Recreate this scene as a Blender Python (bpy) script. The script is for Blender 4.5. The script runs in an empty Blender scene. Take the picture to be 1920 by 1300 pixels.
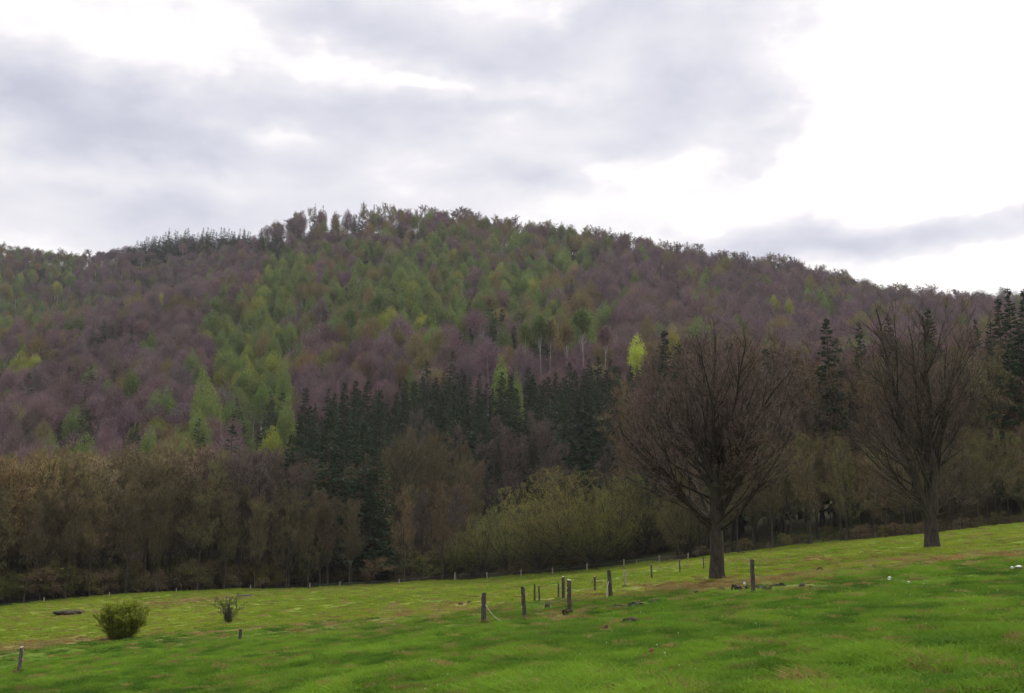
import bpy, math, random
import numpy as np
from mathutils import Vector

# ------------------------------------------------------------------ camera, sky, sun, exposure
SC = bpy.context.scene
COL = SC.collection
F_PX, CX, CY, V_HOR = 2133.33, 960.0, 650.0, 1060.0
PITCH = math.atan((V_HOR - CY) / F_PX)
CAM_Z = 1.6
cam_data = bpy.data.cameras.new("camera")
cam_data.sensor_width = 36.0
cam_data.lens = 40.0
cam_data.clip_start = 0.5
cam_data.clip_end = 60000.0
cam = bpy.data.objects.new("camera", cam_data)
COL.objects.link(cam)
cam.location = (0, 0, CAM_Z)
cam.rotation_euler = (math.pi / 2 + PITCH, 0, 0)
SC.camera = cam

SUN_AZ, SUN_EL = math.radians(32), math.radians(38)      # behind the cloud, ahead and to the right
SUN_STRENGTH, SUN_ANGLE = 2.7, math.radians(14)
EXPOSURE = 0.28
HAZE_DENSITY = 0.00006

sun_data = bpy.data.lights.new("sun", 'SUN')
sun_data.energy = SUN_STRENGTH
sun_data.angle = SUN_ANGLE
sun_data.color = (1.0, 0.90, 0.72)
sun = bpy.data.objects.new("sun", sun_data)
COL.objects.link(sun)
sdir = Vector((math.sin(SUN_AZ) * math.cos(SUN_EL), math.cos(SUN_AZ) * math.cos(SUN_EL), math.sin(SUN_EL)))
sun.rotation_euler = (-sdir).to_track_quat('-Z', 'Y').to_euler()
sun.location = (100, -100, 400)

SC.view_settings.view_transform = 'Standard'
SC.view_settings.look = 'None'
SC.view_settings.exposure = EXPOSURE
SC.view_settings.gamma = 1.0
SC.cycles.use_denoising = True
SC.cycles.denoising_input_passes = 'RGB_ALBEDO_NORMAL'
SC.cycles.volume_bounces = 0
SC.cycles.max_bounces = 6
SC.cycles.diffuse_bounces = 3
SC.cycles.transmission_bounces = 3
SC.cycles.use_adaptive_sampling = True
SC.cycles.adaptive_threshold = 0.01


def ray(u, v):
    x, y = (u - CX) / F_PX, (CY - v) / F_PX
    return np.array([x, math.cos(PITCH) - y * math.sin(PITCH), math.sin(PITCH) + y * math.cos(PITCH)])


def at(u, v, Y):
    d = ray(u, v)
    return np.array([0, 0, CAM_Z]) + d * (Y / d[1])


def project(P):
    P = np.atleast_2d(P)
    q = P - np.array([0, 0, CAM_Z])
    fz = q[:, 1] * math.cos(PITCH) + q[:, 2] * math.sin(PITCH)
    uy = -q[:, 1] * math.sin(PITCH) + q[:, 2] * math.cos(PITCH)
    fz = np.maximum(fz, 0.01)
    return CX + F_PX * q[:, 0] / fz, CY - F_PX * uy / fz


# ------------------------------------------------------------------ node helper
class NT:
    def __init__(self, tree):
        self.t = tree
        tree.nodes.clear()

    def n(self, kind, **kw):
        nd = self.t.nodes.new(kind)
        ins = kw.pop('ins', {})
        for k, v in kw.items():
            setattr(nd, k, v)
        for k, v in ins.items():
            self.set(nd, k, v)
        return nd

    def set(self, nd, k, v):
        s = nd.inputs[k]
        if isinstance(v, bpy.types.NodeSocket):
            self.t.links.new(v, s)
        elif isinstance(v, bpy.types.Node):
            self.t.links.new(v.outputs[0], s)
        else:
            s.default_value = v

    def m(self, op, a, b=0.0, c=None):
        nd = self.n('ShaderNodeMath', operation=op)
        self.set(nd, 0, a)
        self.set(nd, 1, b)
        if c is not None:
            self.set(nd, 2, c)
        return nd.outputs[0]

    def mix(self, f, a, b):
        nd = self.n('ShaderNodeMix', data_type='RGBA')
        self.set(nd, 0, f)
        self.set(nd, 6, a)
        self.set(nd, 7, b)
        return nd.outputs[2]

    def ramp(self, f, lo, hi):
        nd = self.n('ShaderNodeMapRange', interpolation_type='SMOOTHSTEP')
        self.set(nd, 0, f)
        nd.inputs[1].default_value = lo
        nd.inputs[2].default_value = hi
        return nd.outputs[0]

    def noise(self, vec, scale, detail=3.0, rough=0.55, dist=0.0):
        nd = self.n('ShaderNodeTexNoise')
        if vec is not None:
            self.set(nd, 'Vector', vec)
        nd.inputs['Scale'].default_value = scale
        nd.inputs['Detail'].default_value = detail
        nd.inputs['Roughness'].default_value = rough
        nd.inputs['Distortion'].default_value = dist
        return nd.outputs[0]


def rgb(r, g, b):
    return (r, g, b, 1.0)


# ------------------------------------------------------------------ world: broken cloud cover over a daylight sky
def build_world():
    w = bpy.data.worlds.new("World")
    SC.world = w
    w.use_nodes = True
    T = NT(w.node_tree)
    sky = T.n('ShaderNodeTexSky', sky_type='NISHITA', sun_disc=False)
    sky.sun_elevation = SUN_EL
    sky.sun_rotation = SUN_AZ
    bg_sky = T.n('ShaderNodeBackground', ins={'Color': sky.outputs[0], 'Strength': 0.1})
    tc = T.n('ShaderNodeTexCoord')
    sep = T.n('ShaderNodeSeparateXYZ', ins={0: tc.outputs['Generated']})
    X, Y, Z = sep.outputs
    az = T.m('ARCTAN2', X, Y)
    el = T.m('ARCSINE', Z)
    # slow warp so that no patch has a clean outline
    comb = T.n('ShaderNodeCombineXYZ', ins={0: az, 1: T.m('MULTIPLY', el, 1.8), 2: 0.0})
    wn = T.n('ShaderNodeTexNoise', ins={'Vector': comb, 'Scale': 7.0, 'Detail': 4.0, 'Roughness': 0.6})
    wsep = T.n('ShaderNodeSeparateColor', ins={0: wn.outputs['Color']})
    azw = T.m('ADD', az, T.m('MULTIPLY', T.m('SUBTRACT', wsep.outputs[0], 0.5), 0.20))
    elw = T.m('ADD', el, T.m('MULTIPLY', T.m('SUBTRACT', wsep.outputs[1], 0.5), 0.085))
    patches = [  # centre and radii in photo pixels, converted to bearings; strength (+ dark cloud, - thin bright cloud)
        (230, 235, 230, 70, .62), (60, 150, 130, 70, .35), (830, 225, 330, 52, .42), (480, 170, 170, 50, .38),
        (690, 50, 230, 55, .42), (930, 110, 190, 45, .35), (1300, 90, 190, 120, .40), (1380, 190, 110, 60, .18), (1440, 275, 90, 40, .38), (1250, 190, 160, 40, .2),
        (1520, 458, 240, 38, .55), (1800, 405, 200, 38, .5), (980, 345, 110, 28, .40), (300, 400, 420, 55, .38),
        (1180, 30, 120, 35, .35), (1180, 265, 110, 28, .28), (640, 330, 240, 50, .20),
        (290, 110, 190, 66, -.30), (40, 30, 120, 60, -.12), (1010, 170, 120, 18, -.25), (1160, 320, 70, 30, -.30), (440, 30, 60, 40, -.15),
        (1880, 170, 430, 270, -.42), (1840, 490, 200, 36, -.45), (1050, 50, 50, 25, -.30), (490, 238, 90, 24, -.35), (640, 115, 110, 24, -.3), (930, 235, 90, 18, -.25), (430, 330, 120, 20, -.22), (170, 335, 120, 20, -.2),
        (780, 165, 110, 20, -.32), (1640, 330, 190, 60, -.5), (700, 300, 90, 25, -.15), (1300, 400, 120, 30, -.25),
    ]
    acc = None
    for (u, v, ru, rv, s) in patches:
        d = ray(u, v)
        a0 = math.atan2(d[0], d[1])
        e0 = math.asin(d[2] / np.linalg.norm(d))
        dx = T.m('MULTIPLY', T.m('SUBTRACT', azw, a0), F_PX / ru)
        dy = T.m('MULTIPLY', T.m('SUBTRACT', elw, e0), F_PX / rv)
        r2 = T.m('ADD', T.m('MULTIPLY', dx, dx), T.m('MULTIPLY', dy, dy))
        g = T.m('MULTIPLY', T.m('EXPONENT', T.m('MULTIPLY', r2, -0.9)), s)
        acc = g if acc is None else T.m('ADD', acc, g)
    n1 = T.noise(comb, 6.0, 5.0, 0.58, 0.6)
    comb2 = T.n('ShaderNodeCombineXYZ', ins={0: az, 1: T.m('MULTIPLY', el, 2.2), 2: 4.0})
    n2 = T.noise(comb2, 14.0, 3.0, 0.5, 0.2)
    dark = T.m('ADD', acc, T.m('ADD', T.m('MULTIPLY', T.m('SUBTRACT', n1, 0.5), 0.8),
                               T.m('MULTIPLY', T.m('SUBTRACT', n2, 0.5), 0.5)))
    dark = T.m('ADD', dark, 0.29)
    cr = T.n('ShaderNodeValToRGB', ins={0: dark})
    e = cr.color_ramp.elements
    e[0].position, e[0].color = 0.0, rgb(1.22, 1.18, 1.12)
    e[1].position, e[1].color = 1.0, rgb(0.47, 0.48, 0.57)
    for p, c in ((0.14, (0.92, 0.895, 0.88)), (0.36, (0.735, 0.72, 0.755)), (0.74, (0.58, 0.585, 0.66))):
        q = e.new(p)
        q.color = rgb(*c)
    # a real overcast is brighter overhead than near the skyline
    zen = T.m('ADD', 1.0, T.m('MULTIPLY', T.ramp(el, 0.44, 1.15), 1.9))
    bg_cloud = T.n('ShaderNodeBackground', ins={'Color': cr.outputs[0], 'Strength': zen})
    mx = T.n('ShaderNodeMixShader', ins={0: 0.97})
    T.set(mx, 1, bg_sky.outputs[0])
    T.set(mx, 2, bg_cloud.outputs[0])
    out = T.n('ShaderNodeOutputWorld')
    T.t.links.new(mx.outputs[0], out.inputs[0])


build_world()

# ------------------------------------------------------------------ terrain
CTRL_PX = [  # photo pixel of bare ground and its distance ahead (m)
    (907, 1165, 47), (1412, 1118, 40.6), (35, 1258, 52), (1345, 1088, 61), (1748, 1030, 77),
    (1172, 1098, 78), (1008, 1131, 66), (1275, 1074, 98), (225, 1204, 74), (428, 1172, 86),
    (0, 1137, 150), (400, 1107, 170), (850, 1086, 193), (1200, 1056, 183), (1345, 1042, 160), (1740, 1002, 137),
    (1920, 983, 132), (1345, 1041, 168), (1740, 1003, 146), (1920, 985, 142), (-200, 1160, 145), (2120, 960, 128),
    (0, 1090, 205), (400, 1062, 220), (850, 1030, 225), (1200, 1008, 215), (1500, 985, 178), (1900, 935, 160),
    # valley side and the wooded hill
    (0, 960, 300), (200, 950, 300), (420, 940, 300), (600, 925, 280), (900, 900, 285), (1180, 880, 280), (1500, 880, 245), (1900, 850, 210),
    (100, 830, 400), (400, 810, 390), (700, 800, 360), (960, 772, 352), (1250, 750, 360), (1600, 755, 350), (1900, 740, 320),
    (80, 735, 500), (400, 700, 500), (700, 645, 500), (960, 625, 500), (1250, 640, 500), (1600, 695, 500), (1900, 712, 450),
    (120, 660, 600), (330, 618, 610), (480, 560, 690), (700, 545, 650), (960, 540, 650), (1300, 575, 640),
    (40, 655, 730), (200, 645, 750), (330, 600, 800),
    (0, 594, 880), (180, 606, 880), (350, 556, 900),
    (0, 490, 1040), (70, 496, 1040), (130, 505, 1040), (180, 506, 1040), (230, 502, 1040), (290, 488, 1030), (350, 478, 1020), (400, 476, 1010), (460, 478, 980),
    (525, 462, 900), (600, 445, 880), (660, 441, 870), (720, 441, 865), (790, 447, 865), (850, 452, 865), (900, 461, 865), (1000, 486, 850), (1100, 494, 840),
    (1200, 511, 830), (1300, 533, 810), (1400, 545, 790), (1500, 553, 775), (1600, 577, 750), (1700, 609, 720),
    (1780, 624, 700), (1920, 626, 690), (2150, 640, 690),
    (-250, 480, 1040), (-250, 600, 850), (-250, 830, 400),
]
pts = [at(*c) for c in CTRL_PX]
for X in (-30, -10, 10, 30):                 # the slope the photographer stands on
    for Y in (-25, 0, 18):
        pts.append(np.array([X, Y, 0.115 * X - 0.012 * Y]))
for (X, Y) in ((-60, 25), (70, 20), (-80, -20), (80, -20)):
    pts.append(np.array([X, Y, 0.095 * X - 0.012 * Y]))
for (u, v, Y, dY, dz) in ((-250, 480, 1040, 90, 8), (0, 490, 1040, 90, 8), (180, 506, 1040, 90, 8), (350, 478, 1020, 90, 8), (-250, 480, 1040, 350, 90), (0, 490, 1040, 350, 90), (180, 506, 1040, 350, 90),
                          (400, 476, 1010, 350, 90), (600, 445, 880, 80, 8), (600, 445, 880, 250, 70), (900, 461, 865, 80, 12), (900, 461, 865, 280, 85),
                          (1200, 511, 830, 80, 12), (1200, 511, 830, 280, 75), (1500, 553, 775, 80, 10), (1500, 553, 775, 280, 65), (1780, 624, 700, 80, 8), (1780, 624, 700, 280, 50), (2150, 640, 690, 250, 50)):
    p = at(u, v, Y)
    k = (Y + dY) / Y
    pts.append(np.array([p[0] * k, p[1] * k, p[2] - dz]))
PTS = np.array(pts)
S_ = 100.0


def tps_k(r2):
    return 0.5 * r2 * np.log(r2 + 1e-12)


def tps_fit():
    A = PTS[:, :2] / S_
    n = len(A)
    d2 = ((A[:, None] - A[None]) ** 2).sum(-1)
    K = tps_k(d2) + np.eye(n) * 2e-4
    Pm = np.hstack([np.ones((n, 1)), A])
    M = np.zeros((n + 3, n + 3))
    M[:n, :n] = K
    M[:n, n:] = Pm
    M[n:, :n] = Pm.T
    b = np.zeros(n + 3)
    b[:n] = PTS[:, 2]
    return np.linalg.solve(M, b)


TW = tps_fit()


def ground(X, Y):
    X = np.asarray(X, float)
    Y = np.asarray(Y, float)
    sh = np.broadcast(X, Y).shape
    x = np.broadcast_to(X, sh).ravel() / S_
    y = np.broadcast_to(Y, sh).ravel() / S_
    out = np.empty(len(x))
    A = PTS[:, :2] / S_
    n = len(A)
    for i in range(0, len(x), 20000):
        j = slice(i, i + 20000)
        d2 = (x[j, None] - A[None, :, 0]) ** 2 + (y[j, None] - A[None, :, 1]) ** 2
        out[j] = tps_k(d2) @ TW[:n] + TW[n] + TW[n + 1] * x[j] + TW[n + 2] * y[j]
    return out.reshape(sh)


def g1(x, y):
    return float(ground(np.array([x]), np.array([y]))[0])


def hit(u, v, Y0=8.0, Y1=1300.0):
    """Where the line of sight through a photo pixel meets the ground."""
    d = ray(u, v)
    Ys = np.geomspace(Y0, Y1, 900)
    t = Ys / d[1]
    zz = CAM_Z + d[2] * t
    gz = ground(d[0] * t, Ys)
    k = np.argmax(zz < gz)
    if not (zz < gz).any():
        k = len(Ys) - 1
    if k > 0:
        a, b = zz[k - 1] - gz[k - 1], zz[k] - gz[k]
        f = a / (a - b) if a != b else 0
        Yh = Ys[k - 1] + (Ys[k] - Ys[k - 1]) * min(max(f, 0), 1)
    else:
        Yh = Ys[0]
    return np.array([d[0] * Yh / d[1], Yh, g1(d[0] * Yh / d[1], Yh)])


EDGE_U = np.array([-600, 0, 400, 850, 1200, 1345, 1740, 1920, 2500])
EDGE_Y = np.array([145, 150, 170, 193, 183, 160, 137, 132, 125.])


def edge_y(X, Y):
    u = CX + F_PX * np.asarray(X) / np.maximum(np.asarray(Y), 1.0) * 0.985
    return np.interp(u, EDGE_U, EDGE_Y)


def vnoise(x, y, seed=0):
    """Smooth value noise on a lattice of 1 m."""
    xi, yi = np.floor(x).astype(np.int64), np.floor(y).astype(np.int64)
    fx, fy = x - xi, y - yi
    fx, fy = fx * fx * (3 - 2 * fx), fy * fy * (3 - 2 * fy)

    def h(a, b):
        n = (a * 374761393 + b * 668265263 + seed * 974711) & 0xffffffff
        n = ((n ^ (n >> 13)) * 1274126177) & 0xffffffff
        return ((n ^ (n >> 16)) & 0xffff) / 65535.0
    return (h(xi, yi) * (1 - fx) + h(xi + 1, yi) * fx) * (1 - fy) + (h(xi, yi + 1) * (1 - fx) + h(xi + 1, yi + 1) * fx) * fy


# ------------------------------------------------------------------ mesh building
def mesh_from(name, V, Q, mats=(), mi=None, smooth=True, attrs=None):
    """V (n,3); Q (m,k) faces, all with k corners, or a list of such arrays."""
    me = bpy.data.meshes.new(name)
    Qs = Q if isinstance(Q, list) else [Q]
    Qs = [q for q in Qs if len(q)]
    me.vertices.add(len(V))
    me.vertices.foreach_set("co", np.ascontiguousarray(V, dtype=np.float32).ravel())
    loops = np.concatenate([q.ravel() for q in Qs]).astype(np.int32)
    tot = np.concatenate([np.full(len(q), q.shape[1], np.int32) for q in Qs])
    start = np.concatenate([[0], np.cumsum(tot)[:-1]]).astype(np.int32)
    me.loops.add(len(loops))
    me.loops.foreach_set("vertex_index", loops)
    me.polygons.add(len(tot))
    me.polygons.foreach_set("loop_start", start)
    if mi is not None:
        me.polygons.foreach_set("material_index", np.asarray(mi, np.int32))
    me.polygons.foreach_set("use_smooth", np.full(len(tot), smooth))
    for m in mats:
        me.materials.append(m)
    if attrs:
        for k, a in attrs.items():
            at_ = me.attributes.new(k, 'FLOAT', 'POINT')
            at_.data.foreach_set('value', np.asarray(a, np.float32))
    me.update(calc_edges=True)
    me.validate()
    return me


class Buf:
    """Collects faces of several materials into one mesh."""
    def __init__(self):
        self.V, self.F, self.M, self.n = [], [], [], 0

    def add(self, V, F, mat=0):
        if len(F) == 0:
            return self
        self.V.append(V)
        self.F.append(F + self.n)
        self.M.append(np.full(len(F), mat))
        self.n += len(V)
        return self

    def mesh(self, name, mats, smooth=True):
        order = {}
        for i, f in enumerate(self.F):
            order.setdefault(f.shape[1], []).append(i)
        Fs, Ms = [], []
        for k, ids in order.items():
            Fs.append(np.concatenate([self.F[i] for i in ids]))
            Ms.append(np.concatenate([self.M[i] for i in ids]))
        return mesh_from(name, np.concatenate(self.V), Fs, mats, np.concatenate(Ms), smooth)


def nrm(a):
    return a / np.maximum(np.linalg.norm(a, axis=-1, keepdims=True), 1e-9)


def tubes(P, R, s=3, cap=False):
    """Tapered tubes. P (N,K,3), R (N,K)."""
    N, K, _ = P.shape
    d = nrm(P[:, -1] - P[:, 0])
    ref = np.where(np.abs(d[:, 2:3]) > 0.9, np.array([[1.0, 0, 0]]), np.array([[0, 0, 1.0]]))
    a = nrm(np.cross(d, ref))
    b = np.cross(d, a)
    th = np.arange(s) * 2 * math.pi / s
    ring = np.cos(th)[None, None, :, None] * a[:, None, None, :] + np.sin(th)[None, None, :, None] * b[:, None, None, :]
    V = P[:, :, None, :] + R[:, :, None, None] * ring
    base = (np.arange(N) * K * s)[:, None, None]
    k = np.arange(K - 1)[None, :, None] * s
    j = np.arange(s)[None, None, :]
    j2 = (j + 1) % s
    Q = np.stack([base + k + j, base + k + j2, base + k + s + j2, base + k + s + j], -1).reshape(-1, 4)
    return V.reshape(-1, 3), Q


def children(P, R, m, t0, t1, a0, a1, lf, rng, K=4, up=0.2, wob=0.1, rr=0.6, tip=0.35, parent_len=None, shrink=0.5):
    """m children on each parent polyline, all at once."""
    N, Kp, _ = P.shape
    idx = np.repeat(np.arange(N), m)
    t = rng.uniform(t0, t1, N * m)
    f = t * (Kp - 1)
    i = np.minimum(f.astype(int), Kp - 2)
    f = (f - i)[:, None]
    p = P[idx, i] * (1 - f) + P[idx, i + 1] * f
    tan = nrm(P[idx, i + 1] - P[idx, i])
    r = R[idx, i] * (1 - f[:, 0]) + R[idx, i + 1] * f[:, 0]
    perp = nrm(np.cross(tan, rng.normal(size=(N * m, 3))))
    ang = rng.uniform(a0, a1, N * m)[:, None]
    d = nrm(np.cos(ang) * tan + np.sin(ang) * perp)
    L = np.linalg.norm(np.diff(P, axis=1), axis=-1).sum(1)[idx] if parent_len is None else np.full(N * m, parent_len)
    L = L * lf * (1 - shrink * t) * rng.uniform(0.7, 1.25, N * m)
    out = np.empty((N * m, K, 3))
    out[:, 0] = p
    for k in range(1, K):
        d = nrm(d + np.array([0, 0, up / (K - 1)]) + wob * rng.normal(size=d.shape))
        out[:, k] = out[:, k - 1] + d * (L / (K - 1))[:, None]
    r0 = r * rr
    Rr = r0[:, None] * np.linspace(1, tip, K)[None]
    return out, Rr


def flats(C, D, L, W, rng, cross=False):
    """Flat slender blades (or leaves): centre-start C, direction D, length L, width W."""
    D = nrm(D)
    side = nrm(np.cross(D, rng.normal(size=D.shape)))
    h = (W / 2)[:, None] * side
    e = C + D * L[:, None]
    m = C + D * (L * 0.45)[:, None]
    V = np.stack([C - h * 0.3, m - h, e, m + h], 1).reshape(-1, 3)
    Q = np.arange(len(C) * 4).reshape(-1, 4)
    return V, Q


# ------------------------------------------------------------------ materials
def tint_node(T):
    return T.n('ShaderNodeAttribute', attribute_type='INSTANCER', attribute_name='tint')


def mat_base(name):
    m = bpy.data.materials.new(name)
    m.use_nodes = True
    return m, NT(m.node_tree)


def finish(T, col, rough=0.85, bump=None, bump_d=0.05, bump_s=0.6, transl=0.0, spec=0.2, transl_col=None):
    b = T.n('ShaderNodeBsdfPrincipled', ins={'Base Color': col, 'Roughness': rough, 'Specular IOR Level': spec})
    if bump is not None:
        bn = T.n('ShaderNodeBump', ins={'Height': bump, 'Distance': bump_d, 'Strength': bump_s})
        T.set(b, 'Normal', bn.outputs[0])
    sh = b.outputs[0]
    if transl > 0:
        tr = T.n('ShaderNodeBsdfTranslucent', ins={'Color': transl_col or col})
        mx = T.n('ShaderNodeMixShader', ins={0: transl})
        T.set(mx, 1, sh)
        T.set(mx, 2, tr.outputs[0])
        sh = mx.outputs[0]
    o = T.n('ShaderNodeOutputMaterial')
    T.t.links.new(sh, o.inputs[0])


def mat_tinted(name, rough=0.85, transl=0.0, nscale=0.6, amp=0.5, spec=0.15, hue=0.0):
    """Colour from the tree's own tint, varied from clump to clump."""
    m, T = mat_base(name)
    a = tint_node(T)
    geo = T.n('ShaderNodeNewGeometry')
    n = T.noise(geo.outputs['Position'], nscale, 3.0, 0.65)
    f = T.m('ADD', 1.0 - amp / 2, T.m('MULTIPLY', n, amp))
    hsv = T.n('ShaderNodeHueSaturation', ins={'Color': a.outputs['Color'], 'Value': f})
    if hue:
        n2 = T.noise(geo.outputs['Position'], nscale * 0.5, 2.0)
        T.set(hsv, 'Hue', T.m('ADD', 0.5 - hue / 2, T.m('MULTIPLY', n2, hue)))
    finish(T, hsv.outputs[0], rough, transl=transl, spec=spec)
    return m


def mat_bark(name, c1, c2, scale=8.0, moss=None):
    m, T = mat_base(name)
    tc = T.n('ShaderNodeTexCoord')
    mp = T.n('ShaderNodeMapping', ins={'Vector': tc.outputs['Object']})
    mp.inputs['Scale'].default_value = (1, 1, 0.25)
    n = T.noise(mp.outputs[0], scale, 5.0, 0.65)
    c = T.mix(T.ramp(n, 0.32, 0.68), rgb(*c1), rgb(*c2))
    if moss:
        n2 = T.noise(tc.outputs['Object'], 1.1, 3.0)
        c = T.mix(T.m('MULTIPLY', T.ramp(n2, 0.45, 0.7), 0.7), c, rgb(*moss))
    finish(T, c, 0.9, bump=n, bump_d=0.04, bump_s=0.8)
    return m


M = {}
M['bark_dark'] = mat_bark('bark_dark', (0.016, 0.013, 0.010), (0.055, 0.044, 0.034), 9.0, (0.032, 0.036, 0.018))
M['bark_grey'] = mat_bark('bark_grey', (0.045, 0.04, 0.034), (0.13, 0.12, 0.10), 5.0, (0.05, 0.06, 0.03))
M['bark_wood'] = mat_bark('bark_wood', (0.018, 0.015, 0.011), (0.062, 0.052, 0.038), 4.0, (0.04, 0.048, 0.02))
M['bark_pale'] = mat_bark('bark_pale', (0.16, 0.15, 0.14), (0.38, 0.36, 0.33), 3.0)
M['bark_brown'] = mat_bark('bark_brown', (0.03, 0.022, 0.017), (0.08, 0.06, 0.045), 5.0)
M['twigs'] = mat_tinted('twigs', 0.85, 0.0, 0.35, 0.7, hue=0.03)
M['leaves'] = mat_tinted('leaves', 0.7, 0.35, 0.35, 0.7, hue=0.04)
M['needles'] = mat_tinted('needles', 0.75, 0.1, 0.5, 0.8)


def mat_meadow():
    m, T = mat_base('meadow_ground')
    geo = T.n('ShaderNodeNewGeometry')
    P = geo.outputs['Position']
    mp = T.n('ShaderNodeMapping', ins={'Vector': P})
    mp.inputs['Scale'].default_value = (0.55, 1.0, 1.0)
    big = T.noise(mp.outputs[0], 0.05, 4.0, 0.6)
    mid = T.noise(mp.outputs[0], 0.28, 5.0, 0.65, 0.4)
    fine = T.noise(P, 2.2, 6.0, 0.7)
    tiny = T.noise(P, 9.0, 4.0, 0.7)
    fld = T.n('ShaderNodeAttribute', attribute_name='field').outputs['Fac']
    strip = T.n('ShaderNodeAttribute', attribute_name='strip').outputs['Fac']
    worn = T.n('ShaderNodeAttribute', attribute_name='worn').outputs['Fac']
    # nearer than the worn strip the turf is deep green, beyond it grazed and yellower
    side = T.ramp(T.m('ADD', strip, T.m('MULTIPLY', T.m('SUBTRACT', mid, 0.5), 9.0)), -3.0, 4.0)
    lush = T.mix(T.ramp(mid, 0.3, 0.72), rgb(0.036, 0.085, 0.008), rgb(0.085, 0.15, 0.010))
    graz = T.mix(T.ramp(mid, 0.32, 0.7), rgb(0.075, 0.125, 0.010), rgb(0.15, 0.19, 0.024))
    c = T.mix(side, lush, graz)
    c = T.mix(T.m('MULTIPLY', T.ramp(fine, 0.50, 0.78), 0.5), c, rgb(0.17, 0.17, 0.045))
    c = T.mix(T.m('MULTIPLY', T.ramp(tiny, 0.45, 0.3), 0.55), c, rgb(0.028, 0.075, 0.008))
    # worn strip: straw and bare reddish earth
    w = T.m('MULTIPLY', worn, T.ramp(T.m('ADD', T.m('MULTIPLY', mid, 0.6), T.m('MULTIPLY', fine, 0.6)), 0.42, 0.72))
    earth = T.mix(T.ramp(fine, 0.35, 0.65), rgb(0.13, 0.075, 0.032), rgb(0.20, 0.155, 0.06))
    c = T.mix(T.m('MINIMUM', T.m('MULTIPLY', w, 1.25), 0.9), c, earth)
    # woodland floor beyond the edge
    e = T.ramp(T.m('ADD', fld, T.m('MULTIPLY', T.m('SUBTRACT', mid, 0.5), 4.0)), -2.0, 2.5)
    litter = T.mix(fine, rgb(0.02, 0.017, 0.009), rgb(0.055, 0.042, 0.02))
    moss = T.mix(T.ramp(big, 0.4, 0.6), litter, rgb(0.035, 0.055, 0.015))
    c = T.mix(e, moss, c)
    h = T.m('ADD', T.m('MULTIPLY', fine, 1.0), T.m('MULTIPLY', tiny, 0.4))
    finish(T, c, 0.95, bump=h, bump_d=0.25, bump_s=0.7, spec=0.08)
    return m


def mat_floor():
    m, T = mat_base('woodland_floor')
    geo = T.n('ShaderNodeNewGeometry')
    a = T.noise(geo.outputs['Position'], 0.04, 6.0, 0.7)
    b = T.noise(geo.outputs['Position'], 0.5, 5.0, 0.7)
    c = T.mix(T.ramp(a, 0.35, 0.65), rgb(0.022, 0.020, 0.012), rgb(0.048, 0.042, 0.022))
    c = T.mix(T.ramp(b, 0.5, 0.7), c, rgb(0.03, 0.04, 0.016))
    finish(T, c, 0.95, bump=b, bump_d=0.5, spec=0.05)
    return m


# ------------------------------------------------------------------ scene objects
def link(name, me, parent=None):
    o = bpy.data.objects.new(name, me)
    COL.objects.link(o)
    if parent is not None:
        o.parent = parent
    return o


def tag(o, label=None, cat=None, group=None, kind=None, tint=None):
    if label:
        o['label'] = label
    if cat:
        o['category'] = cat
    if group:
        o['group'] = group
    if kind:
        o['kind'] = kind
    if tint is not None:
        o['tint'] = [float(t) for t in tint[:3]]
    return o


# worn strip along the near fence line, traced on the ground
STRIP = np.array([hit(u, v)[:2] for u, v in
                  ((-250, 1236), (0, 1216), (200, 1202), (450, 1184), (700, 1165), (900, 1148), (1050, 1130), (1200, 1112),
                   (1400, 1096), (1550, 1080), (1700, 1066), (1920, 1042), (2150, 1015))])
STRIP = STRIP[np.argsort(STRIP[:, 0])]


def strip_d(X, Y):
    """metres beyond (+) or short of (-) the worn strip"""
    return Y - np.interp(X, STRIP[:, 0], STRIP[:, 1])


WORN = [(60, 1212, 190, 9, 1.4), (800, 1150, 190, 14, .8), (650, 1178, 150, 8, .5), (1560, 1082, 150, 10, .9), (1800, 1050, 180, 20, 1.4), (1325, 1097, 150, 12, 1.5), (1500, 1086, 150, 9, 1.3), (1680, 1068, 120, 10, 1.1),
        (1440, 1052, 50, 14, 1.0), (330, 1130, 160, 9, .9), (1060, 1150, 60, 14, .6), (400, 1192, 170, 7, .45), (1100, 1120, 120, 8, .5),
        (620, 1105, 130, 4, .5), (1500, 1030, 120, 8, .2)]


def worn_at(X, Y):
    worn = np.zeros(len(X))
    for (u, v, ru, rv, s) in WORN:
        c = hit(u, v)
        a = hit(u + ru, v - ru * 0.07)
        b = hit(u, v + rv)
        b2 = hit(u, v - rv)
        rx = abs(a[0] - c[0])
        ry = 0.5 * abs(b2[1] - b[1])
        sl = (a[1] - c[1]) / (a[0] - c[0])
        dx = (X - c[0])
        dy = (Y - c[1]) - sl * dx
        worn = np.maximum(worn, s * np.exp(-((dx / rx) ** 2 + (dy / ry) ** 2)))
    return worn


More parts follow.
